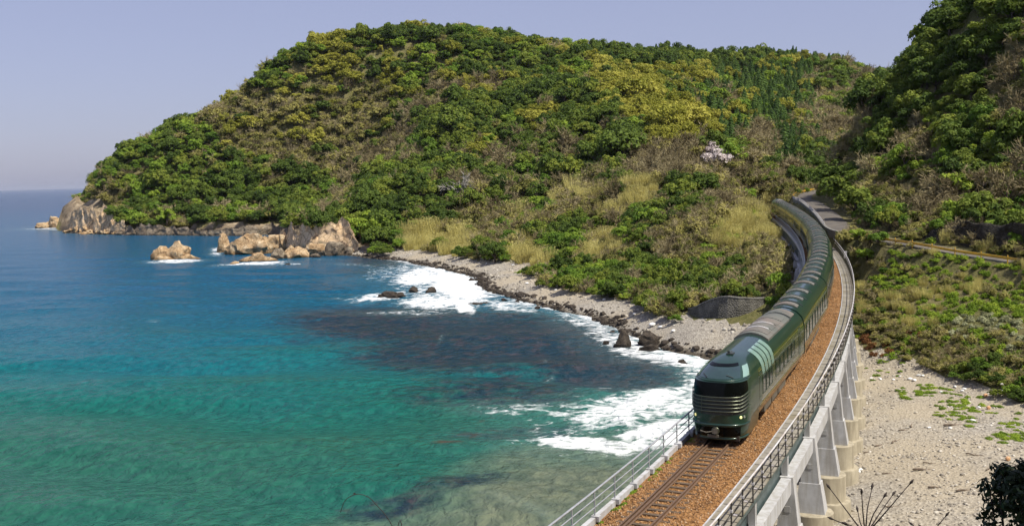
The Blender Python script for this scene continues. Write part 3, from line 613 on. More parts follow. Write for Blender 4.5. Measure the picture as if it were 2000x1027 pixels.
# walkway slabs, one by one
def slab_mesh():
    mb = MB(); mb.box((0, 0, 0), (1.06, 0.965, 0.06)); return mb.mesh('walkway_slab', [M['slab']])
slab = slab_mesh(); slen = 1.0; n = 0
for k in range(int((S_B - S_A) / slen)):
    s = S_A + (k + 0.5) * slen; p = trk(s, 2.885, -0.225 + rng.uniform(-0.008, 0.008)); th = float(np.interp(s, TS, TTH))
    obj('walkway_slab', slab, via, M=vo @ Matrix.Translation(Vector(p)) @ Matrix.Rotation(-th, 4, 'Z') @ Matrix.Rotation(rng.uniform(-.006, .006), 4, 'Y'))
# bents
def column_mesh(h):
    mb = MB()
    def ring(z, c, w, d): return [(c - w, -d, z), (c + w, -d, z), (c + w, d, z), (c - w, d, z)]
    def loft(rings, m=0):
        b = sum(rings, []); f = []
        for q in range(len(rings) - 1):
            for e in range(4): f.append((q * 4 + e, q * 4 + (e + 1) % 4, q * 4 + 4 + (e + 1) % 4, q * 4 + 4 + e))
        f += [(3, 2, 1, 0), tuple((len(rings) - 1) * 4 + e for e in range(4))]; mb.add(b, f, m)
    loft([ring(-0.02, 0.10, 0.86, 0.66), ring(1.75, 0.08, 0.60, 0.52)])
    loft([ring(1.75, 0.08, 0.53, 0.46), ring(h, 0.0, 0.33, 0.40)])
    mb.box((0.05, -0.47 + 0.02, h * 0.62), (0.30, 0.03, 0.30))
    mb.box((-0.12, 0.0, h + 0.8), (0.30, 0.34, 1.6))
    return mb.mesh('column', [M['concrete']], sharp=25)
def footing_mesh(h, r=1.25):
    mb = MB(); n = 28; prof = [(r * 0.0, h), (r - 0.05, h), (r, h - 0.05), (r, h * 0.52), (r + 0.02, h * 0.50), (r + 0.30, h * 0.49), (r + 0.33, h * 0.46), (r + 0.33, -0.2)]
    v = []; f = []
    for q, (a, b) in enumerate(prof[1:]):
        for e in range(n): an = 2 * math.pi * e / n; v.append((a * math.cos(an), a * math.sin(an), b))
    for q in range(len(prof) - 2):
        for e in range(n): f.append((q * n + e, (q + 1) * n + e, (q + 1) * n + (e + 1) % n, q * n + (e + 1) % n))
    f.append(tuple(range(n))); mb.add(v, f); return mb.mesh('footing', [M['footing']], True, 35)
SP = 8.0; k = 0; s = -36.5
while s < S_B - 4:
    th = float(np.interp(s, TS, TTH)); Rz = Matrix.Rotation(-th, 4, 'Z')
    top = float(trk(s, 0, -2.26)[2])
    for sgn, lat in ((1, 2.9), (-1, -2.1)):
        base = trk(s, lat, 0); bx = trk(s, lat + sgn * 0.12, 0)
        gzz = float(samp(GZ, bx[0], bx[1])); zf = max(gzz + 0.8, min(4.0, gzz + 3.4))
        if gzz < 0.3: zf = 3.6
        if top - zf < 1.2: continue
        col = column_mesh(top - zf)
        Mx = Matrix.Diagonal((sgn, 1, 1, 1))
        co = vpart('column', col); co.matrix_basis = vo @ Matrix.Translation((base[0], base[1], zf)) @ Rz @ Mx
        fh = zf - min(gzz, 3) + 0.5
        fo = obj('footing', footing_mesh(fh), co); fo.matrix_basis = (co.matrix_basis.inverted() @ vo @ Matrix.Translation((bx[0], bx[1], zf - fh)))
    a = trk(s, 2.64, -2.7); b = trk(s, -1.84, -2.7); mb = MB(); c = (a + b) / 2
    mb.box((0, 0, 0), (4.44, 0.5, 0.7)); vpart('cross_beam', mb.mesh('cross_beam', [M['concrete']])).matrix_basis = vo @ Matrix.Translation(Vector(c)) @ Rz
    s += SP

# railings
def railing(name, lat, s0, s1, sp, label, left):
    e = empty(name, tuple(trk(s0, lat, -0.2))); o = Matrix.Translation(-e.location); tag(e, label, 'railing', 'railings along the viaduct')
    def hexp(l, z, r, n=6): return [(l + r * math.cos(2 * math.pi * q / n), z + r * math.sin(2 * math.pi * q / n)) for q in range(n)]
    obj('top_rail', sweep_mesh('top_rail', s0, s1, 1.0, hexp(lat, 1.0, 0.045 if left else 0.04), [M['greypipe' if left else 'railmetal']], True, True, 60), e, M=o)
    for zz in ((0.66, 0.33) if left else (0.52, 0.12)):
        obj('mid_rail', sweep_mesh('mid_rail', s0, s1, 1.0, hexp(lat, zz, 0.026 if left else 0.016), [M['greypipe' if left else 'darkpost']], True, True, 60), e, M=o)
    mb = MB()
    if left:
        mb.tube([(0, 0, -0.15), (0, 0, 1.0)], 0.035, 6); post = mb.mesh('post', [M['greypipe']], True, 50)
        mk = MB(); mk.box((0.06, 0, -0.10), (0.34, 0.26, 0.22)); foot = mk.mesh('post_base', [M['concrete']])
    else:
        mb.box((0, 0, 0.40), (0.05, 0.07, 1.16)); mb.box((0, 0, 0.62), (0.11, 0.11, 0.10), m=1)
        post = mb.mesh('post', [M['darkpost'], M['railmetal']])
        mk = MB(); mk.tube([(0, 0, 0.55), (-0.42, 0, -0.18)], 0.022, 5); mk.tube([(0, 0, -0.16), (-0.42, 0, -0.18)], 0.022, 5); mk.box((-0.3, 0, -0.16), (0.16, 0.16, 0.05), m=1)
        foot = mk.mesh('brace', [M['darkpost'], M['railmetal']])
    s = s0 + 0.3
    while s < s1:
        th = float(np.interp(s, TS, TTH)); mm = o @ Matrix.Translation(Vector(trk(s, lat, 0))) @ Matrix.Rotation(-th, 4, 'Z')
        p = obj('post', post, e, M=mm); obj('post_base' if left else 'brace', foot, p)
        s += sp
    return e
railing('railing', -1.86, S_A, 188, 2.3, 'grey three-pipe railing on the sea side of the viaduct, left of the train', True)
railing('railing', 3.47, S_A, 196, 1.8, 'white-topped railing with dark braced posts along the walkway, right of the train', False)
# small white cabinets on the far railing
for s_, lb in ((97, 'small white box fixed to the railing nearer the train front'), (121, 'small white box fixed to the railing farther up the curve')):
    mb = MB(); mb.box((0, 0, 0.55), (0.35, 0.55, 0.9)); mb.box((0, 0, 1.02), (0.42, 0.62, 0.05)); mb.box((-.18, 0, .55), (.02, .4, .6))
    p = trk(s_, 3.62, 0); o = obj('railing_cabinet', mb.mesh('railing_cabinet', [M['railmetal']]), None, p); o.rotation_euler = (0, 0, -float(np.interp(s_, TS, TTH))); tag(o, lb, 'cabinet', 'cabinets on the railing')

# ---------------------------------------------------------------- track: ballast, sleepers, rails
lats = np.linspace(-1.775, 2.275, 23)
def bz(l): return -0.19 - 0.10 * sstep(1.2, 1.75, np.abs(l if l < 0 else l * 0.70)) - (0.03 if abs(l) < 0.5 else 0)
bp = [(float(l), float(bz(l))) for l in lats]
def bj(Vv):
    sh = Vv.shape; q = Vv.reshape(-1, 3); q[:, 2] += fbm(q * 1.1, 2, 5) * 0.022 + vnoise(q * 7.0, 8) * 0.018; return q.reshape(sh)
tr = empty('railway_track', tuple(trk(-40, 0, -0.2))); to = Matrix.Translation(-tr.location)
tag(tr, 'single railway track with rusty rails, guard rail and wooden sleepers on orange ballast', 'railway track')
bb = obj('ballast_bed', sweep_mesh('ballast_bed', S_A, 285, 0.3, bp, [M['ballast']], False, True, None, bj), tr, M=to)
def railprof(l): return [(l - 0.065, -0.165), (l + 0.065, -0.165), (l + 0.065, -0.15), (l + 0.012, -0.12), (l + 0.012, -0.035), (l + 0.036, -0.03), (l + 0.036, 0.0), (l - 0.036, 0.0), (l - 0.036, -0.03), (l - 0.012, -0.035), (l - 0.012, -0.12), (l - 0.065, -0.15)]
for nm, l in (('rail', -0.565), ('rail', 0.565), ('guard_rail', -0.375)):
    e = 286 if nm == 'rail' else 120
    obj(nm, sweep_mesh(nm, S_A, e, 1.0, railprof(l), [M['rail']], True, False), tr, M=to)
def sleeper_mesh():
    mb = MB(); mb.box((0, 0, 0), (2.05, 0.21, 0.16)); me = mb.mesh('sleeper', [M['sleeper']]); return me
sl = sleeper_mesh()
ss_ = list(np.arange(-40, 3, 0.63)) + list(np.arange(206, 270, 0.8))
for s in ss_:
    th = float(np.interp(s, TS, TTH)) + rng.normal(0, 0.008)
    o = obj('sleeper', sl, tr, M=to @ Matrix.Translation(Vector(trk(s, rng.normal(0, 0.02), -0.247 + rng.normal(0, 0.006)))) @ Matrix.Rotation(-th, 4, 'Z'))

# ---------------------------------------------------------------- train
def paint(name, col, rough=0.25, coat=1.0, metal=0.0):
    m, N, L, b = mat(name); n = noise(N, L, 1.3, 5, 0.6, objc(N)); r = ramp(N, [(0.3, tuple(c * 0.8 for c in col)), (0.75, tuple(c * 1.2 for c in col))]); L.new(n.outputs[0], r.inputs[0])
    L.new(r.outputs[0], b.inputs['Base Color']); b.inputs['Roughness'].default_value = rough; b.inputs['Coat Weight'].default_value = coat; b.inputs['Coat Roughness'].default_value = 0.06; b.inputs['Metallic'].default_value = metal
    n2 = noise(N, L, 2.5, 2, 0.5, objc(N)); bump(N, L, b, n2.outputs[0], 0.06, 0.03)
    return m
M['traingreen'] = paint('deep_green_metallic_paint', (0.012, 0.042, 0.027), 0.32, 0.55, 0.1)
M['trainside'] = paint('green_side_reflection_tint', (0.052, 0.072, 0.028), 0.26, 0.8, 0.25)  # olive-gold cast is the ballast's reflection mixed into the green
M['trainskirt'] = paint('green_skirt_reflection_tint', (0.085, 0.068, 0.030), 0.3, 1.0, 0.35)  # bronze tone is the orange ballast's reflection put into the skirt colour
M['gold'] = simple('gold_trim', (0.46, 0.40, 0.10), 0.3, 0.6, scale=4, var=0.15)
M['silver'] = simple('grille_bar_metal', (0.11, 0.12, 0.085), 0.35, 0.8, scale=4, var=0.1)
M['roofgrey'] = simple('roof_equipment_grey', (0.115, 0.120, 0.105), 0.7, 0.0, scale=1.4, var=0.25, grime=(0.19, 0.15, 0.125))
M['roofdark'] = simple('roof_duct_dark', (0.035, 0.04, 0.037), 0.6, scale=3)
M['black'] = simple('black_glass', (0.003, 0.004, 0.004), 0.10, 0.0, coat=0.0, spec=0.12, scale=3, var=0.2)
M['winglass'] = simple('tinted_window_glass', (0.030, 0.045, 0.038), 0.07, 0.0, coat=0.5, spec=0.7, scale=1, var=0.5)
M['screen'] = simple('windscreen_glass', (0.020, 0.045, 0.042), 0.05, 0.0, coat=0.7, spec=0.8, scale=1, var=0.3)
M['skylight'] = simple('sky_reflection_tinted_glass', (0.23, 0.36, 0.31), 0.18, 0.0, coat=0.6, scale=1, var=0.15)  # pale aqua base carries the sky's reflection in the glass
M['bogie'] = simple('dusty_bogie_iron', (0.040, 0.028, 0.02), 0.8, scale=6, var=0.5)
M['wheel'] = simple('wheel_steel', (0.13, 0.10, 0.08), 0.45, 0.7, scale=6, var=0.3)
M['underbox'] = simple('underfloor_box_grey', (0.13, 0.115, 0.09), 0.6, scale=3, var=0.3)
m_, N_, L_, b_ = mat('headlamp'); b_.inputs['Base Color'].default_value = (0.9, 0.85, 0.4, 1); b_.inputs['Emission Color'].default_value = (1.0, 0.92, 0.35, 1); b_.inputs['Emission Strength'].default_value = 0.6; M['lamp'] = m_
m_, N_, L_, b_ = mat('headlamp_clear'); b_.inputs['Base Color'].default_value = (0.7, 0.75, 0.7, 1); b_.inputs['Roughness'].default_value = 0.1; b_.inputs['Metallic'].default_value = 0.8; M['lampclear'] = m_
WZ = [(0.25, 1.30), (0.55, 1.36), (0.95, 1.40), (1.2, 1.42), (2.1, 1.42), (2.75, 1.40), (3.1, 1.34), (3.35, 1.24), (3.55, 1.08), (3.72, 0.88), (3.85, 0.64), (3.93, 0.42), (3.98, 0.20), (4.0, 0.0)]
wz_z = [q[0] for q in WZ]; wz_w = [q[1] for q in WZ]
def wof(z): return float(np.interp(z, wz_z, wz_w))
def section():
    wz2 = [(0.80, 1.385)] + [q for q in WZ if q[0] > 0.85]
    r = [(-w, z) for z, w in wz2] + [(w, z) for z, w in wz2[-2::-1]]
    return r                               # left skirt -> roof -> right skirt
SEC = section()
def roofz(y): return float(np.interp(-abs(y), [-w for w in wz_w[3:]], wz_z[3:]))
LN = 3.9
XF = [(0.22, 0.30), (0.32, 0.14), (0.6, 0.06), (0.95, 0.0), (1.05, 0.06), (1.4, 0.05), (2.3, 0.10), (3.02, 0.20), (3.10, 0.22), (3.14, 0.30), (3.3, 0.60), (3.5, 1.05), (3.68, 1.55), (3.82, 2.1), (3.92, 2.75), (3.98, 3.4), (4.0, 3.88)]
def xfo(z): return float(np.interp(z, [q[0] for q in XF], [q[1] for q in XF]))
def nose_pt(z, u, off=0.0):
    """u in -1..1 across the front, +-1 where the side begins"""
    def base(z, u):
        w = wof(z); xf = xfo(z); A = min(1.75 if z < 3.12 else 2.2, max(LN - xf, 0.02)); n = 2.9 if z < 3.12 else 2.5
        ph = abs(u) * math.pi / 2; s, c = math.sin(ph), math.cos(ph)
        return Vector((xf + A * (1 - max(c, 0) ** (2 / n)), math.copysign(w * max(s, 0) ** (2 / n), u), z))
    p = base(z, u)
    if off:
        e = 0.02; a = base(z, min(u + e, 1)) - base(z, max(u - e, -1)); b = base(min(z + 0.03, 3.98), u) - base(z - 0.03, u)
        nrm = a.cross(b)
        if nrm.length > 1e-9:
            nrm.normalize()
            if nrm.x > 0.2 or nrm.dot(Vector((-1, p.y * 0.3, 0.2))) < 0: nrm = -nrm
            p = p + nrm * off
    return p
def grid_faces(nu, nv): return [(a * nv + b, a * nv + b + 1, (a + 1) * nv + b + 1, (a + 1) * nv + b) for a in range(nu - 1) for b in range(nv - 1)]
def nose_patch(name, z0, z1, u0, u1, off, m, nz=6, nu=20, zc=None):
    v = []
    for a in range(nz):
        for b in range(nu):
            u = u0 + (u1 - u0) * b / (nu - 1); t = a / (nz - 1); lo = z0 + (zc(u) if zc else 0); v.append(nose_pt(lo + (z1 - lo) * t, u, off))
    return npmesh(name, np.array(v), grid_faces(nz, nu), [m], True)
CL = 20.9
def body_mesh(x0, x1, nose):
    mb = MB(); n = len(SEC); xsn = np.linspace(x0, x1, 9); v = []
    for xx in xsn: v += [(xx, y, z) for y, z in SEC]
    mids = []
    f = []
    for a in range(len(xsn) - 1):
        for b in range(n - 1): f.append((a * n + b, a * n + b + 1, (a + 1) * n + b + 1, (a + 1) * n + b))
    for q in f:
        zz = sum(v[k][2] for k in q) / 4; mids.append(2 if zz < 1.05 else (1 if zz < 3.0 else 0))
    mb.v = v; mb.f = f; mb.m = mids
    mb.add([(x1, y, z) for y, z in SEC], [tuple(range(n))], 0)
    if not nose: mb.add([(x0, y, z) for y, z in SEC], [tuple(range(n - 1, -1, -1))], 0)
    else:
        zs = [0.22, 0.32, 0.5, 0.75, 0.93, 0.96, 1.05, 1.2, 1.5, 1.9, 2.3, 2.7, 3.0, 3.06, 3.10, 3.14, 3.22, 3.3, 3.4, 3.5, 3.6, 3.68, 3.76, 3.82, 3.88, 3.92, 3.955, 3.98, 3.995]
        us = [-1 + 2 * q / 44 for q in range(45)]; vv = []
        for z in zs:
            vv.append((LN + 0.01, -wof(z), z)); vv += [tuple(nose_pt(z, u)) for u in us]; vv.append((LN + 0.01, wof(z), z))
        mb.add(vv, grid_faces(len(zs), 47), 0)
    return mb.mesh('car_body', [M['traingreen'], M['trainside'], M['trainskirt']], True, 28)
def side_patch(name, x0, x1, z0, z1, sgn, off, m, nz=3):
    """a panel lying on the body side between two heights (follows the section, may climb the roof)"""
    v = []; zz = np.linspace(z0, z1, nz)
    for z in zz:
        w = wof(z); dz = wof(z + 0.02) - wof(z - 0.02); nrm = Vector((0, 0.04, -dz)).normalized()
        for xx in (x0, x1): v.append((xx, sgn * (w + nrm.y * off), z + nrm.z * off))
    return npmesh(name, np.array(v), grid_faces(nz, 2), [m], True)
def frame_box(name, x0, x1, z0, z1, sgn, t, off, m):
    mb = MB()
    for a, b, c, d in ((x0 - t, x1 + t, z0 - t, z0), (x0 - t, x1 + t, z1, z1 + t), (x0 - t, x0, z0, z1), (x1, x1 + t, z0, z1)):
        w = wof((c + d) / 2); mb.box(((a + b) / 2, sgn * (w + off / 2), (c + d) / 2), (b - a, off, d - c))
    return mb.mesh(name, [m])
def roof_patch(name, x0, x1, hw, off, m, ny=11):
    v = []
    for xx in (x0, x1):
        for q in range(ny):
            y = -hw + 2 * hw * q / (ny - 1); v.append((xx, y, roofz(y) + off))
    v2 = [(a, b, c - off + 0.0) for a, b, c in v]
    f = grid_faces(2, ny); n = len(v)
    f += [(q, n + q, n + q + 1, q + 1) for q in range(ny - 1)] + [(ny + q, ny + q + 1, n + ny + q + 1, n + ny + q) for q in range(ny - 1)]
    f += [(0, ny, n + ny, n), (ny - 1, n + ny - 1, n + 2 * ny - 1, 2 * ny - 1)]
    return npmesh(name, np.array(v + v2), f, [m], True, None, 30)
def bogie_mesh():
    mb = MB()
    for s in (-1, 1):
        mb.box((0, s * 0.98, 0.52), (2.7, 0.16, 0.20)); mb.box((0, s * 0.98, 0.40), (0.7, 0.2, 0.28))
        for a in (-1.05, 1.05): mb.box((a, s * 1.0, 0.43), (0.34, 0.24, 0.34)); mb.tube([(a * 0.62, s * 1.0, 0.35), (a * 0.62, s * 1.0, 0.72)], 0.1, 8)
        mb.tube([(-1.2, s * 1.06, 0.62), (1.2, s * 1.06, 0.62)], 0.05, 6)
    mb.box((0, 0, 0.5), (0.5, 2.0, 0.3)); return mb.mesh('bogie', [M['bogie']])
def wheel_mesh():
    mb = MB(); n = 24
    for y, r in ((0,0),): pass
    prof = [(-0.07, 0.40), (-0.07, 0.43), (-0.045, 0.43), (-0.03, 0.405), (0.06, 0.40), (0.06, 0.34), (0.02, 0.31), (0.02, 0.13), (0.07, 0.11), (0.07, 0.0)]
    v = [(r * math.cos(2 * math.pi * e / n), y, r * math.sin(2 * math.pi * e / n)) for y, r in prof for e in range(n)]
    f = [(q * n + e, q * n + (e + 1) % n, (q + 1) * n + (e + 1) % n, (q + 1) * n + e) for q in range(len(prof) - 1) for e in range(n)] + [tuple(range(n))]
    mb.add(v, f); return mb.mesh('wheel', [M['wheel']], True, 35)
bogie = bogie_mesh(); wheel = wheel_mesh()
def car_parts(kind):
    """list of (name, mesh, local matrix)"""
    P = []; I = Matrix.Identity(4)
    lead = kind == 'lead'
    x0 = LN if lead else 0.22; x1 = CL - 0.22
    for sgn in (-1, 1):
        # gold waist line, window band, windows and doors
        P.append(('gold_line', side_patch('gold_line', (LN + 0.2) if lead else x0 + 0.05, x1 - 0.05, 1.14, 1.20, sgn, 0.006, M['gold'], 2), I))
        P.append(('upper_line', side_patch('upper_line', (LN + 0.2) if lead else x0 + 0.05, x1 - 0.05, 2.93, 2.96, sgn, 0.005, M['gold'], 2), I))
        if lead:
            wins = [(5.0, 5.75, 1.62, 2.5), (6.05, 6.8, 1.62, 2.5), (7.1, 7.85, 1.62, 2.5), (9.2, 10.3, 1.7, 2.55), (10.7, 11.8, 1.7, 2.55), (12.2, 13.3, 1.7, 2.55), (13.7, 14.8, 1.7, 2.55), (15.2, 16.3, 1.7, 2.55)]; doors = [18.2]
        elif kind == 'suite':
            wins = [(1.6 + 2.35 * q, 1.6 + 2.35 * q + 1.75, 1.55, 2.6) for q in range(8)]; doors = []
        else:
            wins = [(3.0 + 1.95 * q, 3.0 + 1.95 * q + 1.35, 1.62, 2.55) for q in range(8)]; doors = [0.9]
        for a, b, c, d in wins:
            P.append(('window', side_patch('window', a, b, c, d, sgn, 0.012, M['winglass'], 4), I))
            P.append(('window_frame', frame_box('window_frame', a, b, c, d, sgn, 0.05, 0.022, M['traingreen']), I))
        for a in doors:
            P.append(('door', side_patch('door', a, a + 0.95, 1.08, 2.98, sgn, 0.010, M['traingreen'], 6), I))
            P.append(('door_window', side_patch('door_window', a + 0.22, a + 0.73, 1.9, 2.7, sgn, 0.018, M['winglass'], 3), I))
        if not lead or True:
            for a, b in ((6.2, 8.4), (8.7, 10.6), (10.9, 13.6)):
                mb = MB(); mb.box(((a + b) / 2, sgn * 1.02, 0.58), (b - a, 0.5, 0.55)); P.append(('underfloor_box', mb.mesh('underfloor_box', [M['underbox']]), I))
    for bx in (3.6 if lead else 3.3, CL - 3.3):
        P.append(('bogie', bogie, Matrix.Translation((bx, 0, 0))))
        for a in (-1.05, 1.05):
            for sgn in (-1, 1): P.append(('wheel', wheel, Matrix.Translation((bx + a, sgn * 0.565, 0.43)) @ Matrix.Diagonal((1, sgn, 1, 1))))
    # roof equipment
    if lead:
        for q in range(4):
            P.append(('skylight', side_patch('skylight', 4.9 + q * 0.98, 5.66 + q * 0.98, 2.62, 3.86, 1, 0.014, M['skylight'], 14), I))
            P.append(('skylight', side_patch('skylight', 4.9 + q * 0.98, 5.66 + q * 0.98, 2.62, 3.86, -1, 0.014, M['skylight'], 14), I))
        P.append(('roof_unit', roof_patch('roof_unit', 9.3, 17.2, 0.98, 0.13, M['roofgrey']), I))
        for a in (10.0, 11.7, 13.4, 15.1): P.append(('roof_unit_panel', roof_patch('roof_unit_panel', a, a + 1.35, 0.80, 0.16, M['roofgrey']), I))
        for a in (11.42, 13.12): P.append(('roof_vent', roof_patch('roof_vent', a, a + 0.18, 0.62, 0.17, M['railmetal']), I))
        P.append(('roof_duct', roof_patch('roof_duct', 17.5, 17.8, 1.0, 0.05, M['roofdark']), I))
        P.append(('roof_unit', roof_patch('roof_unit', 18.0, 19.6, 0.92, 0.08, M['roofgrey']), I))
        mb = MB(); mb.box((3.3, -0.05, 3.99), (0.5, 0.35, 0.05)); mb.tube([(3.2, 0, 4.0), (3.2, 0, 4.13)], 0.05, 8); mb.tube([(3.45, 0.1, 4.0), (3.45, 0.1, 4.10)], 0.04, 8)
        P.append(('antenna', mb.mesh('antenna', [M['roofdark']]), I))
    else:
        spec = [(1.3, 2.5, 1), (3.2, 3.4, 2), (5.0, 6.0, 1), (6.4, 6.6, 2), (9.0, 10.2, 1), (10.7, 10.9, 2), (14.4, 15.5, 1), (15.9, 16.1, 2), (18.2, 19.4, 1)] if kind == 'suite' else \
               [(0.9, 2.1, 1), (2.65, 2.85, 2), (5.4, 6.3, 1), (6.7, 6.85, 2), (9.4, 10.4, 1), (13.0, 14.2, 1), (14.6, 14.8, 2), (17.8, 19.2, 1)]
        for a, b, t in spec:
            P.append(('roof_unit' if t == 1 else 'roof_duct', roof_patch('roof_unit', a, b, 0.80 if t == 1 else 1.0, 0.07 if t == 1 else 0.04, M['roofgrey'] if t == 1 else M['roofdark']), I))
            if t == 1: P.append(('roof_unit_panel', roof_patch('roof_unit_panel', a + 0.2, b - 0.2, 0.6, 0.09, M['roofgrey']), I))
    # gangway bellows at the rear end
    mb = MB(); mb.box((CL, 0, 2.15), (0.5, 1.5, 2.5)); P.append(('gangway', mb.mesh('gangway', [M['roofdark']]), I))
    if lead:
        zc = lambda u: 0.42 * max(0, abs(u) - 0.45) ** 1.3 * 2.0
        P.append(('panorama_window', nose_patch('panorama_window', 2.38, 3.07, -0.80, 0.80, 0.012, M['black'], 5, 40, zc), I))
        P.append(('grille_recess', nose_patch('grille_recess', 1.50, 2.36, -0.74, 0.74, 0.010, M['roofdark'], 4, 40), I))
        for q in range(5):
            z0 = 1.66 + q * 0.175; mb = MB()
            mb.tube([nose_pt(z0 + zc(u) * 0.9, u, 0.05) for u in np.linspace(-0.84, 0.84, 41)], 0.030, 6); P.append(('grille_bar', mb.mesh('grille_bar', [M['silver']], True, 60), I))
        for u in (-0.26, 0.26):
            mb = MB(); mb.tube([nose_pt(z, u, 0.03) for z in np.linspace(1.5, 2.4, 6)], 0.016, 5); P.append(('grille_strut', mb.mesh('grille_strut', [M['silver']], True, 60), I))
        P.append(('windscreen', nose_patch('windscreen', 3.20, 3.62, -0.52, 0.52, 0.012, M['screen'], 6, 24), I))
        P.append(('visor_shade', nose_patch('visor_shade', 3.63, 3.73, -0.50, 0.50, 0.014, M['black'], 3, 24), I))
        for sgn in (-1, 1): P.append(('cab_side_window', nose_patch('cab_side_window', 3.20, 3.60, min(sgn * 0.60, sgn * 0.84), max(sgn * 0.60, sgn * 0.84), 0.012, M['skylight'], 5, 10), I))
        for y0 in (-0.32, 0.22):
            mb = MB(); mb.tube([nose_pt(3.22, y0, 0.05), nose_pt(3.33, y0 + 0.18, 0.05)], 0.018, 5); P.append(('wiper', mb.mesh('wiper', [M['roofdark']]), I))
        mb = MB(); mb.tube([nose_pt(3.12, u, 0.02) for u in np.linspace(-0.9, 0.9, 41)], 0.035, 6); P.append(('brim', mb.mesh('brim', [M['traingreen']], True, 60), I))
        for u, mm in ((-0.50, 'lamp'), (-0.62, 'lampclear'), (0.50, 'lamp'), (0.62, 'lampclear')):
            c = nose_pt(1.36, u, 0.01); mb = MB(); n = 14
            nrm = (nose_pt(1.36, u, 0.06) - nose_pt(1.36, u)).normalized()
            mb.tube([c, c + nrm * 0.02, c + nrm * 0.035], [0.075, 0.072, 0.04], n); P.append(('headlight', mb.mesh('headlight', [M[mm]], True, 50), I))
        for zz, rr in ((0.98, 0.045), (0.30, 0.05)):
            mb = MB(); mb.tube([nose_pt(zz, u, 0.02) for u in np.linspace(-0.88, 0.88, 41)], rr, 6); P.append(('bumper_lip', mb.mesh('bumper_lip', [M['traingreen']], True, 60), I))
        P.append(('coupler_bay', nose_patch('coupler_bay', 0.40, 0.90, -0.52, 0.52, 0.010, M['black'], 4, 20), I))
        mb = MB(); mb.tube([(0.25, 0, 0.72), (-0.12, 0, 0.72)], [0.12, 0.14], 10); mb.box((-0.16, 0.04, 0.72), (0.14, 0.26, 0.22)); mb.tube([(-0.02, 0.2, 0.66), (-0.1, 0.5, 0.62), (-0.05, 0.78, 0.68)], 0.03, 6)
        P.append(('coupler', mb.mesh('coupler', [M['underbox']], True, 40), I))
        c = nose_pt(0.78, 0.0, 0.13); mb = MB(); mb.tube([c + Vector((-0.1, 0.17 * math.cos(a), 0.17 * math.sin(a))) for a in np.linspace(0, 2 * math.pi, 21)], 0.028, 6, cap=False); P.append(('emblem_ring', mb.mesh('emblem_ring', [M['silver']], True, 60), I))
        mb = MB(); mb.box((-0.05, 0.15, 0.45), (0.1, 0.55, 0.13)); P.append(('plough_plate', mb.mesh('plough_plate', [M['underbox']]), I))
        mb = MB(); mb.box((0.6, 0, 0.28), (0.5, 2.1, 0.24)); P.append(('rail_guard', mb.mesh('rail_guard', [M['bogie']]), I))
        for sgn in (-1, 1): P.append(('cab_door', side_patch('cab_door', LN + 0.12, LN + 0.8, 1.1, 2.9, sgn, 0.009, M['traingreen'], 6), I))
    return body_mesh(x0, x1, lead), P
train = empty('passenger_train', tuple(trk(0, 0, 0))); tro = Matrix.Translation(-train.location)
tag(train, 'long dark green sleeper train with gold trim rounding the viaduct curve', 'train')
protos = {k: car_parts(k) for k in ('lead', 'suite', 'saloon')}
CLAB = ['lead carriage with rounded dark green nose, grille bars and lit headlights', 'second carriage behind the nose', 'third carriage from the front', 'fourth carriage from the front', 'fifth carriage, where the train is seen widest on the curve', 'sixth carriage from the front', 'seventh carriage from the front', 'eighth carriage from the front', 'ninth carriage, last but one', 'rearmost carriage of the train']
for c in range(10):
    kind = 'lead' if c in (0, 9) else ('suite' if c % 2 else 'saloon')
    s0, s1 = c * CL, (c + 1) * CL
    if c == 9: s0, s1 = s1, s0
    a = Vector(trk(s0 + (s1 - s0) * 0.16)); b = Vector(trk(s0 + (s1 - s0) * 0.84))
    X = (b - a).normalized(); Y = X.cross(Vector((0, 0, 1))).normalized() * (1 if True else -1); Z = Y.cross(X) * -1
    # local +y is the right-hand side seen from the nose looking back along the train... keep a right-handed frame
    Y = Vector((0, 0, 1)).cross(X).normalized(); Z = X.cross(Y)
    o0 = a - X * (a - Vector(trk(s0))).length
    Mx = Matrix(((X.x, Y.x, Z.x, o0.x), (X.y, Y.y, Z.y, o0.y), (X.z, Y.z, Z.z, o0.z), (0, 0, 0, 1)))
    body, parts = protos[kind]
    car = obj('lead_carriage' if c == 0 else 'carriage', body, train, M=tro @ Mx); car['label'] = CLAB[c]
    for nm, me, lm in parts:
        if c == 9 and nm == 'gangway' or True: obj(nm, me, car, M=lm)

# ---------------------------------------------------------------- walls and guard rails
def wallmat():
    m, N, L, b = mat('stone_pitched_wall'); p = pos(N)
    br = N.new('ShaderNodeTexVoronoi'); br.feature = 'DISTANCE_TO_EDGE'; br.inputs['Scale'].default_value = 3.2; L.new(p, br.inputs['Vector'])
    n = noise(N, L, 0.5, 7, 0.65, p); r = ramp(N, [(0.3, (0.055, 0.052, 0.044)), (0.5, (0.115, 0.108, 0.092)), (0.7, (0.19, 0.18, 0.155))]); L.new(n.outputs[0], r.inputs[0])
    j = ramp(N, [(0.0, (0.45, 0.45, 0.45)), (0.09, (1, 1, 1))]); L.new(br.outputs['Distance'], j.inputs[0])
    L.new(mixc(N, L, 1.0, r.outputs[0], j.outputs[0], 'MULTIPLY'), b.inputs['Base Color']); b.inputs['Roughness'].default_value = 0.9
    bump(N, L, b, br.outputs['Distance'], 1.0, 0.25); return m
M['stonewall'] = wallmat()
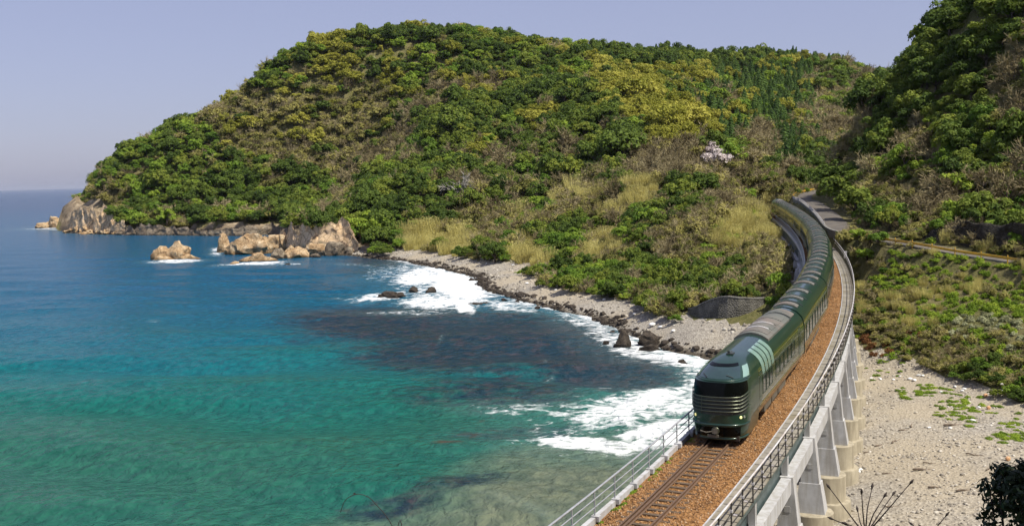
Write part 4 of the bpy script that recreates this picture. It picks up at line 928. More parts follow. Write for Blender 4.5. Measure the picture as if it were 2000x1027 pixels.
def wall(name, P, heights, thick, lean, m, label, cap=True, coping=None):
    """a wall along ground points P (bottom), each with its height; lean = setback of the top"""
    P = np.asarray(P, float); n = len(P); T = np.gradient(P[:, :2], axis=0); T /= np.linalg.norm(T, axis=1)[:, None]; Nn = np.stack([T[:, 1], -T[:, 0]], 1)
    e = empty(name, tuple(P[n // 2])); o = Matrix.Translation(-e.location); tag(e, label, 'wall')
    prof = lambda h: [(0, -1.2), (0.0, 0.0), (-lean * 0.5, h * 0.5), (-lean, h), (-lean - thick, h), (-lean - thick, -1.2)]
    Vv = np.array([[(P[i, 0] + Nn[i, 0] * a, P[i, 1] + Nn[i, 1] * a, P[i, 2] + b) for a, b in prof(heights[i])] for i in range(n)])
    k = 6; i, j = np.meshgrid(np.arange(n - 1), np.arange(k), indexing='ij'); j2 = (j + 1) % k
    FF = np.stack([i * k + j, (i + 1) * k + j, (i + 1) * k + j2, i * k + j2], -1).reshape(-1, 4).tolist() + [list(range(k)), [(n - 1) * k + q for q in range(k)][::-1]]
    obj('wall_face', npmesh('wall_face', Vv.reshape(-1, 3), FF, [m], False), e, M=o)
    if cap:
        mb = MB()
        for i in range(n - 1):
            a = [(P[q, 0] + Nn[q, 0] * (-lean + 0.08 if w else -lean - thick), P[q, 1] + Nn[q, 1] * (-lean + 0.08 if w else -lean - thick), P[q, 2] + heights[q] + dz) for q in (i, i + 1) for w in (0, 1) for dz in (0.004, 0.18)]
            mb.add(a, [(0, 1, 3, 2), (4, 6, 7, 5), (0, 4, 5, 1), (2, 3, 7, 6), (1, 5, 7, 3)])
        obj('coping', mb.mesh('coping', [M['oldconcrete']]), e, M=o)
    return e
# stone wall behind the pebble beach, under the spur
wp = [aty(1336, 643, 151), aty(1352, 648, 147), aty(1382, 654, 143.5), aty(1420, 658, 141), aty(1470, 655, 141), aty(1520, 640, 145)]
wp = polyline(np.array([[q[0], q[1], 1.9] for q in wp]), 2.0)
hts = (4.3 + 0.5 * np.sin(np.linspace(0, 4, len(wp)))) * (0.45 + 0.55 * sstep(0, 6, np.arange(len(wp))))
wall('retaining_wall', wp, hts, 0.6, 0.7, M['stonewall'], 'grey stone-pitched retaining wall between the pebble beach and the train', cap=True)
# dark wall carrying the road beside the far carriages
rs = [(q + np.array([nl[0] * 3.0, nl[1] * 3.0, 0])) for q, nl in zip(RP, RNL)]
dd = np.array([q[1] for q in rs]); sel = [q for q in rs if 160 < q[1] < 262]
wb = np.array([[q[0], q[1], q[2] - 3.2] for q in sel])[::-1]
wall('road_retaining_wall', wb, np.full(len(wb), 3.32), 0.35, 0.12, M['oldconcrete'], 'dark concrete wall carrying the road beside the far carriages', cap=True)
# rock cutting on the hill side of the road
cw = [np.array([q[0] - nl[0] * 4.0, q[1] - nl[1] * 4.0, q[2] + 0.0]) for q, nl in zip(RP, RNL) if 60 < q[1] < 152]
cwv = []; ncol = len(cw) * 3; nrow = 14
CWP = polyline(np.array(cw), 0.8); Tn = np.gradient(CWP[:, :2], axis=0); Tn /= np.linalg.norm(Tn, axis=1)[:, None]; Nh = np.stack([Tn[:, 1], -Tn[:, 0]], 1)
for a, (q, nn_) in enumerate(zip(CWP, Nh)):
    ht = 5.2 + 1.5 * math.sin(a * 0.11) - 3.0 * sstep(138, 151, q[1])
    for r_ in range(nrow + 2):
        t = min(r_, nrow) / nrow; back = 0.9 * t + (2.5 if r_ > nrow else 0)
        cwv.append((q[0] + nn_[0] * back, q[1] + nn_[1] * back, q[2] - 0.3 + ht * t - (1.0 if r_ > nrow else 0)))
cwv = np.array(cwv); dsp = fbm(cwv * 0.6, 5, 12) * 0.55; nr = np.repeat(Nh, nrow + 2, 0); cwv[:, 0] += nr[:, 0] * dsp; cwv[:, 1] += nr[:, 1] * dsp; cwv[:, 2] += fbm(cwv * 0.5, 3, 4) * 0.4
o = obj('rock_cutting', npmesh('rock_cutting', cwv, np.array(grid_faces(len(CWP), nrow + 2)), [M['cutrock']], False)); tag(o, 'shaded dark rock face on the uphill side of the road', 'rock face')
# guard rails
def guardrail(pts, nrm, off, label, sp=4.0, white=False):
    P = np.array([[q[0] + n_[0] * off, q[1] + n_[1] * off, q[2]] for q, n_ in zip(pts, nrm)]); P = polyline(P, 1.0)
    e = empty('guard_rail', tuple(P[0])); o = Matrix.Translation(-e.location); tag(e, label, 'guard rail')
    T = np.gradient(P[:, :2], axis=0); T /= np.linalg.norm(T, axis=1)[:, None]; Nn = np.stack([-T[:, 1], T[:, 0]], 1)
    if not white:
        obj('beam', ribbon('beam', P, Nn, [(0.06, 0.42), (0.10, 0.48), (0.04, 0.57), (0.10, 0.66), (0.06, 0.74), (0.03, 0.74), (0.0, 0.57), (0.03, 0.42)], M['yellowpaint'], True, True), e, M=o)
    d = np.concatenate([[0], np.cumsum(np.linalg.norm(np.diff(P, axis=0), axis=1))])
    mb = MB()
    if white: mb.tube([(0, 0, -0.1), (0, 0, 0.85)], 0.07, 8); mb.tube([(0, 0, 0.85), (0, 0, 0.9)], [0.07, 0.03], 8); pm = mb.mesh('post', [M['railmetal']], True, 50)
    else: mb.tube([(0, 0, -0.1), (0, 0, 0.9)], 0.075, 8); mb.tube([(0, 0, 0.9), (0, 0, 0.95)], [0.075, 0.03], 8); pm = mb.mesh('post', [M['yellowpaint']], True, 50)
    for t in np.arange(0, d[-1], sp):
        obj('post', pm, e, M=o @ Matrix.Translation([float(np.interp(t, d, P[:, q])) for q in range(3)]))
    if white:
        for zz in (0.35, 0.7):
            mb = MB(); mb.tube([(q[0], q[1], q[2] + zz) for q in P], 0.025, 5); obj('cable', mb.mesh('cable', [M['railmetal']], True, 60), e, M=o)
    return e
ks = [k for k, q in enumerate(RP) if 70 < q[1] < 151]
guardrail(RP[ks], RNL[ks], 2.65, 'yellow-orange guard rail along the road above the grassy bank', 4.0)
ks = [k for k, q in enumerate(RP) if 172 < q[1] < 252]
guardrail(RP[ks], RNL[ks], 2.8, 'row of short white posts on the road wall beside the far carriages', 3.0, True)
ks = [k for k, q in enumerate(RP) if 251 < q[1] < 300]
guardrail(RP[ks], RNL[ks], 2.8, 'bright yellow guard rail at the distant road bend behind the train', 4.0)

# ---------------------------------------------------------------- rocks
def rock_vf(seed, sub=4, facets=16, rough=0.13):
    bm = bmesh.new(); bmesh.ops.create_icosphere(bm, subdivisions=sub, radius=1); bm.verts.ensure_lookup_table()
    v = np.array([q.co[:] for q in bm.verts]); f = np.array([[q.index for q in p.verts] for p in bm.faces]); bm.free()
    g = np.random.default_rng(seed)
    for _ in range(facets):
        n = g.normal(size=3); n /= np.linalg.norm(n); d = g.uniform(0.55, 0.95); t = np.maximum(v @ n - d, 0); v = v - t[:, None] * n * 0.9
    nn = v / np.linalg.norm(v, axis=1)[:, None]
    v = v + nn * (fbm(v * 1.7 + seed * 3.1, 5, seed) * rough)[:, None]
    return v, f
def rocks_mesh(name, lumps, m, sub=4):
    """lumps: (cx, cy, cz, rx, ry, rz, seed, rough) joined into one rock"""
    VV = []; FF = []; b = 0
    for cx_, cy_, cz_, rx, ry, rz, sd_, rg in lumps:
        v, f = rock_vf(sd_, sub, 16, rg); VV.append(v * np.array([rx, ry, rz]) + np.array([cx_, cy_, cz_])); FF.append(f + b); b += len(v)
    VV = np.concatenate(VV)
    if len(lumps) > 0:
        ext = max(l[3] for l in lumps); VV[:, 2] += fbm(VV * (2.2 / ext), 4, 99) * ext * 0.07; VV[:, :2] += np.stack([fbm(VV * (2.6 / ext) + 7, 4, 55), fbm(VV * (2.6 / ext) + 19, 4, 56)], 1) * ext * 0.06
    return npmesh(name, VV, np.concatenate(FF), [m], True, None, 32)
def rock(px, py, lumps, m, label, name='sea_rock', group=None, z=0.0, rz=0.0, cat='rock'):
    """lumps in pixels of the photo relative to the base: (dx, up, w, h, depth ratio, seed, rough); turned into metres at the rock's distance"""
    q = onz(px, py, z); k = q[1] / FPX
    L = [(dx * k, (dy if False else 0), up * k, w * k / 2, w * k / 2 * dep, h * k / 2, sd_, rg) for dx, up, w, h, dep, sd_, rg in lumps for dy in (0,)]
    o = obj(name, rocks_mesh(name, L, M[m]), None, (q[0], q[1] + lumps[0][2] * k * 0.3, z)); o.rotation_euler[2] = rz
    return tag(o, label, cat, group)
def cliff(name, pts, hts_, m, label, lean=0.35, seed=1, rough=1.0):
    P0 = polyline(np.array([onz(a, b, 0.0) for a, b in pts]), 0.7); d_ = np.concatenate([[0], np.cumsum(np.linalg.norm(np.diff(P0, axis=0), axis=1))]); nrow = 26
    ppx, ppy = project(P0); inl = P0[:, :2] / np.linalg.norm(P0[:, :2], axis=1)[:, None]; k_ = P0[:, 1] / FPX
    hh_ = np.interp(ppx, [q[0] for q in hts_], [q[1] for q in hts_]) * k_ * (0.86 + 0.24 * fbm2(d_, 0 * d_, 5, 3, seed)) + 0.8 * vnoise(np.stack([d_ / 2.0, 0 * d_, 0 * d_], 1), seed + 5)
    vv = []
    for a in range(len(P0)):
        for r_ in range(nrow + 2):
            t = min(r_, nrow) / nrow; bk = lean * hh_[a] * t + (7.0 if r_ > nrow else 0.0); vv.append((P0[a, 0] + inl[a, 0] * bk, P0[a, 1] + inl[a, 1] * bk, -0.8 + (hh_[a] + 0.8) * t - (2.0 if r_ > nrow else 0)))
    vv = np.array(vv); q = vv / np.array([5.0, 5.0, 8.0]); dsp = (1 - np.abs(fbm(q, 4, seed)) * 1.3) * 2.6 * rough + fbm(vv / 1.6, 3, seed + 3) * 0.55 * rough - 1.6
    ii = np.repeat(inl, nrow + 2, 0); vv[:, 0] -= ii[:, 0] * dsp; vv[:, 1] -= ii[:, 1] * dsp; vv[:, 0] += fbm(vv / 3.0 + 9, 3, seed + 8) * 0.9 * rough
    o = obj(name, npmesh(name, vv, np.array(grid_faces(len(P0), nrow + 2))[:, ::-1].copy(), [M[m]], True, None, 40)); return tag(o, label, 'cliff')
cliff('headland_cliff', [(133, 454.5), (150, 456), (180, 457.2), (215, 458.2), (245, 459)], [(133, 18), (142, 45), (160, 58), (185, 50), (205, 56), (225, 46), (245, 30)], 'palecliff', 'tall pale tan cliff at the tip of the headland', 0.5, 3, 0.55)
cliff('low_cliff', [(240, 459), (290, 460), (330, 460), (390, 461), (440, 461), (490, 461), (535, 459), (548, 465)], [(240, 30), (262, 18), (300, 26), (330, 15), (380, 18), (420, 13), (470, 20), (500, 24), (530, 26), (548, 20)], 'greyrock', 'low grey-brown cliff along the foot of the headland', 0.8, 5, 0.6)
cliff('sea_cliff', [(548, 486), (560, 492), (590, 496), (620, 498), (660, 498), (688, 499), (700, 500)], [(548, 30), (562, 46), (570, 60), (574, 60), (582, 52), (600, 62), (620, 74), (640, 80), (665, 84), (682, 70), (692, 48), (700, 30)], 'palecliff', 'tan cliff with a thin pinnacle on its left edge behind the rock cluster', 0.45, 9, 0.55)
gc = np.random.default_rng(77)
for q, a in enumerate(np.arange(136, 548, 11.0)):
    b = float(np.interp(a, [p_[0] for p_ in SHPX[:8]], [p_[1] for p_ in SHPX[:8]])); hgt = float(np.interp(a, [135, 160, 220, 250, 330, 380, 450, 520, 548], [38, 64, 56, 28, 18, 13, 13, 16, 16])) * gc.uniform(0.12, 0.34); w = gc.uniform(12, 30)
    pale = a < 240 + gc.normal(0, 25)
    rock(a + gc.uniform(-4, 4), b, [(0, hgt * .2, w, hgt * 1.5, 1.3, 700 + q, .26), (gc.uniform(-10, 10), 2, w * 1.1, hgt * .9, 1.0, 760 + q, .26), (gc.uniform(-14, 14), 0, w * .7, hgt * .4, 1.2, 820 + q, .26)], 'tanrock' if pale else 'greyrock', ('pale tan' if pale else 'grey-brown') + ' crag at the foot of the headland cliff', 'headland_crag', 'crags along the foot of the headland')
rock(97, 445, [(8, 6, 34, 34, .8, 1, .18), (-14, 2, 36, 20, .8, 2, .18), (16, 0, 26, 26, .8, 3, .2)], 'tanrock', 'small brown skerry off the tip of the headland')
rock(335, 508, [(8, 10, 56, 56, .8, 11, .16), (-22, 6, 48, 40, .8, 12, .16), (20, 0, 66, 36, .8, 13, .14), (-10, 0, 72, 30, .7, 14, .14)], 'tanrock', 'orange-tan two-humped rock standing alone in the blue water')
rock(434, 494, [(0, 10, 30, 52, .9, 21, .18), (4, 2, 38, 34, .8, 22, .18)], 'tanrock', 'upright tan knob at the seaward end of the rock cluster', group=None)
rock(482, 497, [(0, 10, 74, 56, .7, 23, .2), (-2, 26, 26, 40, .9, 24, .2), (24, 10, 44, 44, .8, 25, .2), (-26, 4, 44, 36, .7, 26, .2)], 'tanrock', 'largest craggy tan rock in the middle of the rock cluster')
rock(502, 511, [(0, 2, 66, 28, .6, 31, .16), (-20, 0, 40, 24, .7, 32, .16)], 'tanrock', 'low flat-topped tan rock at the front of the cluster')
rock(516, 476, [(0, 4, 16, 22, .9, 33, .14)], 'tanrock', 'small pale block perched behind the rock cluster')
rock(540, 505, [(0, 3, 36, 34, .8, 34, .12)], 'greyrock', 'dark grey rounded boulder between two tan rocks')
rock(578, 504, [(0, 4, 48, 40, .8, 35, .13), (-16, 4, 30, 36, .8, 36, .13)], 'tanrock', 'pale tan rounded boulder below the cliff')
rock(540, 492, [(-6, 8, 42, 52, .8, 37, .2), (10, 10, 30, 50, .9, 38, .2)], 'tanrock', 'tan buttress leaning against the foot of the cliff')
rock(456, 517, [(0, 0, 24, 14, .7, 39, .15)], 'tanrock', 'low tan ledge awash in foam before the cluster')
rock(560, 517, [(0, 0, 16, 6, .7, 40, .15)], 'darkrock', 'dark ledge just breaking the surface before the cluster')
rock(612, 500, [(0, 6, 60, 34, .6, 45, .24), (30, 4, 40, 28, .7, 46, .24)], 'tanrock', 'broken tan blocks fallen at the foot of the tan cliff')
rock(655, 500, [(0, 5, 50, 42, .7, 47, .2), (26, 3, 40, 32, .7, 48, .2), (-24, 2, 30, 24, .8, 49, .2)], 'greyrock', 'pale grey jagged rock at the foot of the green point')
rock(615, 503, [(0, 2, 24, 14, .8, 50, .18)], 'greyrock', 'small grey rock in the shallows below the cliff')
rock(762, 582, [(0, 3, 44, 18, .7, 51, .2), (-16, 1, 34, 14, .7, 52, .2), (14, 2, 34, 17, .8, 53, .2)], 'darkrock', 'long low dark boulder in the surf, leftmost of three')
rock(808, 572, [(0, 3, 22, 20, .9, 54, .14)], 'darkrock', 'blocky dark boulder in the surf, middle of three')
rock(843, 573, [(0, 4, 23, 24, .9, 55, .14), (-5, 1, 16, 16, .9, 56, .14)], 'darkrock', 'blocky dark boulder in the surf, rightmost of three')
rock(932, 596, [(0, 0, 44, 9, .6, 57, .16), (16, 1, 20, 9, .7, 58, .16)], 'darkrock', 'low flat dark rock at the edge of the wash')
rock(1220, 678, [(0, 10, 30, 44, .9, 61, .16), (-10, 2, 22, 18, .9, 62, .16)], 'darkrock', 'tall pointed dark boulder at the waterline')
rock(1268, 676, [(0, 8, 44, 42, .8, 63, .18), (12, 6, 30, 36, .9, 64, .18)], 'darkrock', 'biggest dark boulder at the waterline')
rock(1270, 685, [(0, 1, 46, 20, .6, 65, .14)], 'darkrock', 'low smooth dark rock in front of the biggest boulder')
rock(1185, 673, [(0, 1, 15, 13, .8, 66, .14)], 'darkrock', 'small round dark rock alone in the wash')
rock(1232, 654, [(0, 2, 36, 18, .7, 67, .2)], 'darkrock', 'weedy brown ledge behind the pointed boulder')
rock(1333, 712, [(0, 2, 22, 17, .8, 68, .16), (-14, 0, 14, 9, .8, 69, .16)], 'darkrock', 'dark rock in the foam close to the train')
for q, (a, b, w) in enumerate([(920, 548, 12), (985, 588, 14), (1010, 592, 12), (1180, 625, 14), (1196, 650, 12), (1300, 672, 18), (1330, 680, 20), (1352, 684, 18), (1150, 612, 12), (1372, 690, 18), (1218, 640, 16), (948, 560, 14), (1050, 603, 12)]):
    rock(a, b, [(0, 1, w, w * 0.7, .9, 80 + q, .18)], 'darkrock', 'small dark wet rock on the strandline of the pebble beach', group='small dark rocks on the strandline')

# ---------------------------------------------------------------- plants: one model of each kind
def leaf_quads(c, n, s, g, asp=0.55):
    n = n / np.maximum(np.linalg.norm(n, axis=1), 1e-6)[:, None]; r = g.normal(size=c.shape); t = np.cross(n, r); t /= np.maximum(np.linalg.norm(t, axis=1), 1e-6)[:, None]; b = np.cross(n, t)
    s = np.asarray(s)[:, None] if np.ndim(s) else s
    v = np.stack([c - t * s, c - b * s * asp + n * s * 0.15, c + t * s, c + b * s * asp + n * s * 0.15], 1).reshape(-1, 3)
    return v, np.arange(len(v)).reshape(-1, 4)
def dirs(n, g): d = g.normal(size=(n, 3)); return d / np.linalg.norm(d, axis=1)[:, None]
def crown_round(seed, lobes=12, per=120, leaf=0.10, flat=0.8, cz=0.85, spread=0.66, rr=(0.26, 0.46)):
    g = np.random.default_rng(seed); C = []; Nn = []
    for k in range(lobes):
        d = dirs(1, g)[0]; d[2] = abs(d[2]) * 0.9 - 0.25; c = np.array([d[0] * spread, d[1] * spread, cz + d[2] * spread * flat]) * g.uniform(0.7, 1.12); r = g.uniform(*rr)
        q = dirs(per, g); q[:, 2] = np.where(q[:, 2] < -0.3, -q[:, 2], q[:, 2]); rad = r * g.uniform(0.72, 1.12, per)
        C.append(c + q * rad[:, None] * np.array([1, 1, 0.8])); Nn.append(q + g.normal(size=q.shape) * 0.45 + np.array([0, 0, 0.35]))
    C = np.concatenate(C); Nn = np.concatenate(Nn)
    return leaf_quads(C, Nn, leaf * g.uniform(0.6, 1.3, len(C)), g)
def trunk_mb(seed, h=0.8, r=0.07, limbs=4, spread=0.5, n=6):
    g = np.random.default_rng(seed); mb = MB(); l = g.normal(0, 0.05, 2)
    mb.tube([(0, 0, -0.25), (l[0] * .5, l[1] * .5, h * 0.4), (l[0], l[1], h)], [r * 1.25, r, r * 0.5], n)
    for k in range(limbs):
        a = 2 * math.pi * (k + g.uniform(-.3, .3)) / limbs; z0 = h * g.uniform(0.35, 0.7)
        mb.tube([(l[0] * .6, l[1] * .6, z0), (math.cos(a) * spread * .5, math.sin(a) * spread * .5, z0 + 0.22), (math.cos(a) * spread, math.sin(a) * spread, z0 + 0.42)], [r * 0.55, r * 0.4, r * 0.12], 5)
    return mb
def strips(P0, P1, w, g):
    """thin tapering blades from P0 to P1"""
    d = P1 - P0; s = np.cross(d, g.normal(size=d.shape)); s /= np.maximum(np.linalg.norm(s, axis=1), 1e-6)[:, None]; w = np.asarray(w).reshape(-1, 1) if np.ndim(w) else w
    v = np.stack([P0 - s * w, P0 + s * w, P1 + s * w * 0.25, P1 - s * w * 0.25], 1).reshape(-1, 3); return v, np.arange(len(v)).reshape(-1, 4)
def crown_bare(seed, limbs=7, sub=7, tw=14, w=0.016):
    g = np.random.default_rng(seed); A = []; B = []; W = []
    for k in range(limbs):
        d = dirs(1, g)[0]; d[2] = abs(d[2]) * 0.9 + 0.35; d /= np.linalg.norm(d); a = np.array([0, 0, g.uniform(0.3, 0.6)]); b = a + d * g.uniform(0.6, 0.95); A.append(a); B.append(b); W.append(w * 1.9)
        for q in range(sub):
            t = g.uniform(0.3, 1); p = a + (b - a) * t; e = d + g.normal(size=3) * 0.6; e[2] += 0.15; e /= np.linalg.norm(e); p2 = p + e * g.uniform(0.25, 0.55); A.append(p); B.append(p2); W.append(w * 1.2)
            for r_ in range(tw):
                t2 = g.uniform(0.2, 1); p3 = p + (p2 - p) * t2; f = e + g.normal(size=3) * 0.65; f /= np.linalg.norm(f); A.append(p3); B.append(p3 + f * g.uniform(0.12, 0.34)); W.append(w)
    return strips(np.array(A), np.array(B), np.array(W), g)
def crown_reed(seed, n=260, w=0.018):
    g = np.random.default_rng(seed); a = g.uniform(0, 6.28, n); r = np.sqrt(g.uniform(0, 1, n)) * 0.75; P0 = np.stack([r * np.cos(a), r * np.sin(a), np.zeros(n)], 1)
    P1 = P0 + np.stack([np.cos(a) * r * 0.35 + g.normal(0, .12, n), np.sin(a) * r * 0.35 + g.normal(0, .12, n), g.uniform(0.7, 1.5, n)], 1)
    v, f = strips(P0, P1, w * g.uniform(.7, 1.4, n), g)
    h = P1[: n // 2] + g.normal(0, .03, (n // 2, 3)); v2, f2 = leaf_quads(h, g.normal(size=h.shape), 0.07, g, 0.35)
    return np.concatenate([v, v2]), np.concatenate([f, f2 + len(v)])
def crown_cedar(seed, n=1000):
    g = np.random.default_rng(seed); t = g.uniform(0, 1, n) ** 0.8; a = g.uniform(0, 6.28, n); r = (1 - t) ** 0.8 * 0.78 * (0.72 + 0.28 * np.sin(t * 40 + a * 2)) * g.uniform(0.6, 1.05, n) + 0.02
    C = np.stack([r * np.cos(a), r * np.sin(a), 0.35 + t * 1.95], 1); Nn = np.stack([np.cos(a), np.sin(a), np.full(n, 0.55)], 1) + g.normal(size=(n, 3)) * 0.35
    return leaf_quads(C, Nn, 0.12 * g.uniform(.6, 1.3, n), g, 0.4)
def crown_low(seed, n=420, leaf=0.12, h=0.55):
    g = np.random.default_rng(seed); k = 6; C = []; Nn = []
    for q in range(k):
        a = g.uniform(0, 6.28); rr = g.uniform(0, 0.6); c = np.array([rr * math.cos(a), rr * math.sin(a), 0.05]); m_ = n // k; d = dirs(m_, g); d[:, 2] = abs(d[:, 2]); r = g.uniform(0.3, 0.55)
        C.append(c + d * np.array([r, r, h * g.uniform(0.7, 1.3)]) * g.uniform(0.7, 1.1, m_)[:, None]); Nn.append(d + g.normal(size=d.shape) * 0.5 + np.array([0, 0, .4]))
    C = np.concatenate(C); Nn = np.concatenate(Nn); return leaf_quads(C, Nn, leaf * g.uniform(.6, 1.3, len(C)), g)
def crown_scrub(seed):
    g = np.random.default_rng(seed); v, f = crown_round(seed, 9, 60, 0.11, 0.8, 0.55, 0.62); v2, f2 = crown_bare(seed + 1, 5, 6, 9, 0.013); v2[:, 2] *= 0.95
    return v, f, v2, f2
KIND = {   # name, crown material, trunk, variants, relative proportions
    'E': ('evergreen_tree', 'evergreen', 5), 'G': ('green_tree', 'green', 4), 'Y': ('budding_tree', 'yellow', 4), 'B': ('bare_tree', 'twig', 4), 'O': ('scrub_bush', 'olive', 4),
    'R': ('reed_clump', 'reed', 3), 'C': ('cedar_tree', 'cedar', 3), 'S': ('low_shrub', 'herb', 4), 'P': ('sage_shrub', 'sage', 2), 'U': ('russet_shrub', 'rust', 2)}
MODEL = {}
for kc, (nm, mt, nv) in KIND.items():
    L = []
    for q in range(nv):
        sd_ = 100 + ord(kc) * 7 + q * 13; trunk = None; extra = None
        if kc == 'E': v, f = crown_round(sd_, 24, 85, 0.085, 0.75, 0.85, 0.74, (0.15, 0.38)); trunk = trunk_mb(sd_, 0.85)
        elif kc == 'G': v, f = crown_round(sd_, 22, 75, 0.09, 0.9, 0.85, 0.74, (0.14, 0.36)); trunk = trunk_mb(sd_, 0.85)
        elif kc == 'Y': v, f = crown_round(sd_, 24, 62, 0.075, 0.85, 0.9, 0.78, (0.14, 0.34)); trunk = trunk_mb(sd_, 0.95, 0.06, 6, 0.6)
        elif kc == 'B': v, f = crown_bare(sd_); trunk = trunk_mb(sd_, 0.75, 0.045, 5, 0.45)
        elif kc == 'O': v, f, v2, f2 = crown_scrub(sd_); extra = (v2, f2); trunk = trunk_mb(sd_, 0.5, 0.05, 4, 0.4)
        elif kc == 'R': v, f = crown_reed(sd_)
        elif kc == 'C': v, f = crown_cedar(sd_); trunk = MB(); trunk.tube([(0, 0, -0.2), (0, 0, 1.2), (0, 0, 2.5)], [0.07, 0.05, 0.01], 6)
        else: v, f = crown_low(sd_)
        if extra is not None:
            crown = npmesh(nm + '_crown', np.concatenate([v, extra[0]]), np.concatenate([f, extra[1] + len(v)]), [M[mt], M['twig']], False, [0] * len(f) + [1] * len(extra[1]))
        else: crown = npmesh(nm + '_crown', v, f, [M[mt]])
        tm = trunk.mesh(nm + '_trunk', [M['bark']], True) if trunk else None
        # joined copy for the masses
        bm = bmesh.new(); bm.from_mesh(crown)
        for fc in bm.faces: pass
        jm = bpy.data.meshes.new(nm + '_whole'); bm.to_mesh(jm); bm.free()
        for mm in crown.materials: jm.materials.append(mm)
        L.append((crown, tm, jm))
    MODEL[kc] = L
PCOL = {}
for kc in KIND:
    c = bpy.data.collections.new(KIND[kc][0] + '_models')
    for q, (a, b, jm) in enumerate(MODEL[kc]): c.objects.link(bpy.data.objects.new('%s_model_%02d' % (KIND[kc][0], q), jm))
    PCOL[kc] = c
def scatter(name, P, rot, scl, idx, coll, label, cat):
    me = npmesh(name, P, np.zeros((0, 3), int) if False else [], []) if False else bpy.data.meshes.new(name)
    me.vertices.add(len(P)); me.vertices.foreach_set('co', np.asarray(P, np.float32).ravel())
    a = me.attributes.new('rot', 'FLOAT_VECTOR', 'POINT'); a.data.foreach_set('vector', np.asarray(rot, np.float32).ravel())
    a = me.attributes.new('scl', 'FLOAT_VECTOR', 'POINT'); a.data.foreach_set('vector', np.asarray(scl, np.float32).ravel())
    a = me.attributes.new('idx', 'INT', 'POINT'); a.data.foreach_set('value', np.asarray(idx, np.int32))
    me.update(); o = obj(name, me); tag(o, label, cat, kind='stuff')
    ng = bpy.data.node_groups.new(name + '_nodes', 'GeometryNodeTree')
    ng.interface.new_socket('Geometry', in_out='INPUT', socket_type='NodeSocketGeometry'); ng.interface.new_socket('Geometry', in_out='OUTPUT', socket_type='NodeSocketGeometry')
    N = ng.nodes; gi = N.new('NodeGroupInput'); go = N.new('NodeGroupOutput'); ip = N.new('GeometryNodeInstanceOnPoints'); ci = N.new('GeometryNodeCollectionInfo')
    ci.inputs['Collection'].default_value = coll; ci.inputs['Separate Children'].default_value = True; ci.inputs['Reset Children'].default_value = True
    def na(nm, t): n = N.new('GeometryNodeInputNamedAttribute'); n.data_type = t; n.inputs['Name'].default_value = nm; return n.outputs['Attribute']
    ng.links.new(gi.outputs[0], ip.inputs['Points']); ng.links.new(ci.outputs[0], ip.inputs['Instance']); ip.inputs['Pick Instance'].default_value = True
    ng.links.new(na('idx', 'INT'), ip.inputs['Instance Index']); ng.links.new(na('rot', 'FLOAT_VECTOR'), ip.inputs['Rotation']); ng.links.new(na('scl', 'FLOAT_VECTOR'), ip.inputs['Scale'])
    ng.links.new(ip.outputs[0], go.inputs[0])
    md = o.modifiers.new('scatter', 'NODES'); md.node_group = ng
    return o

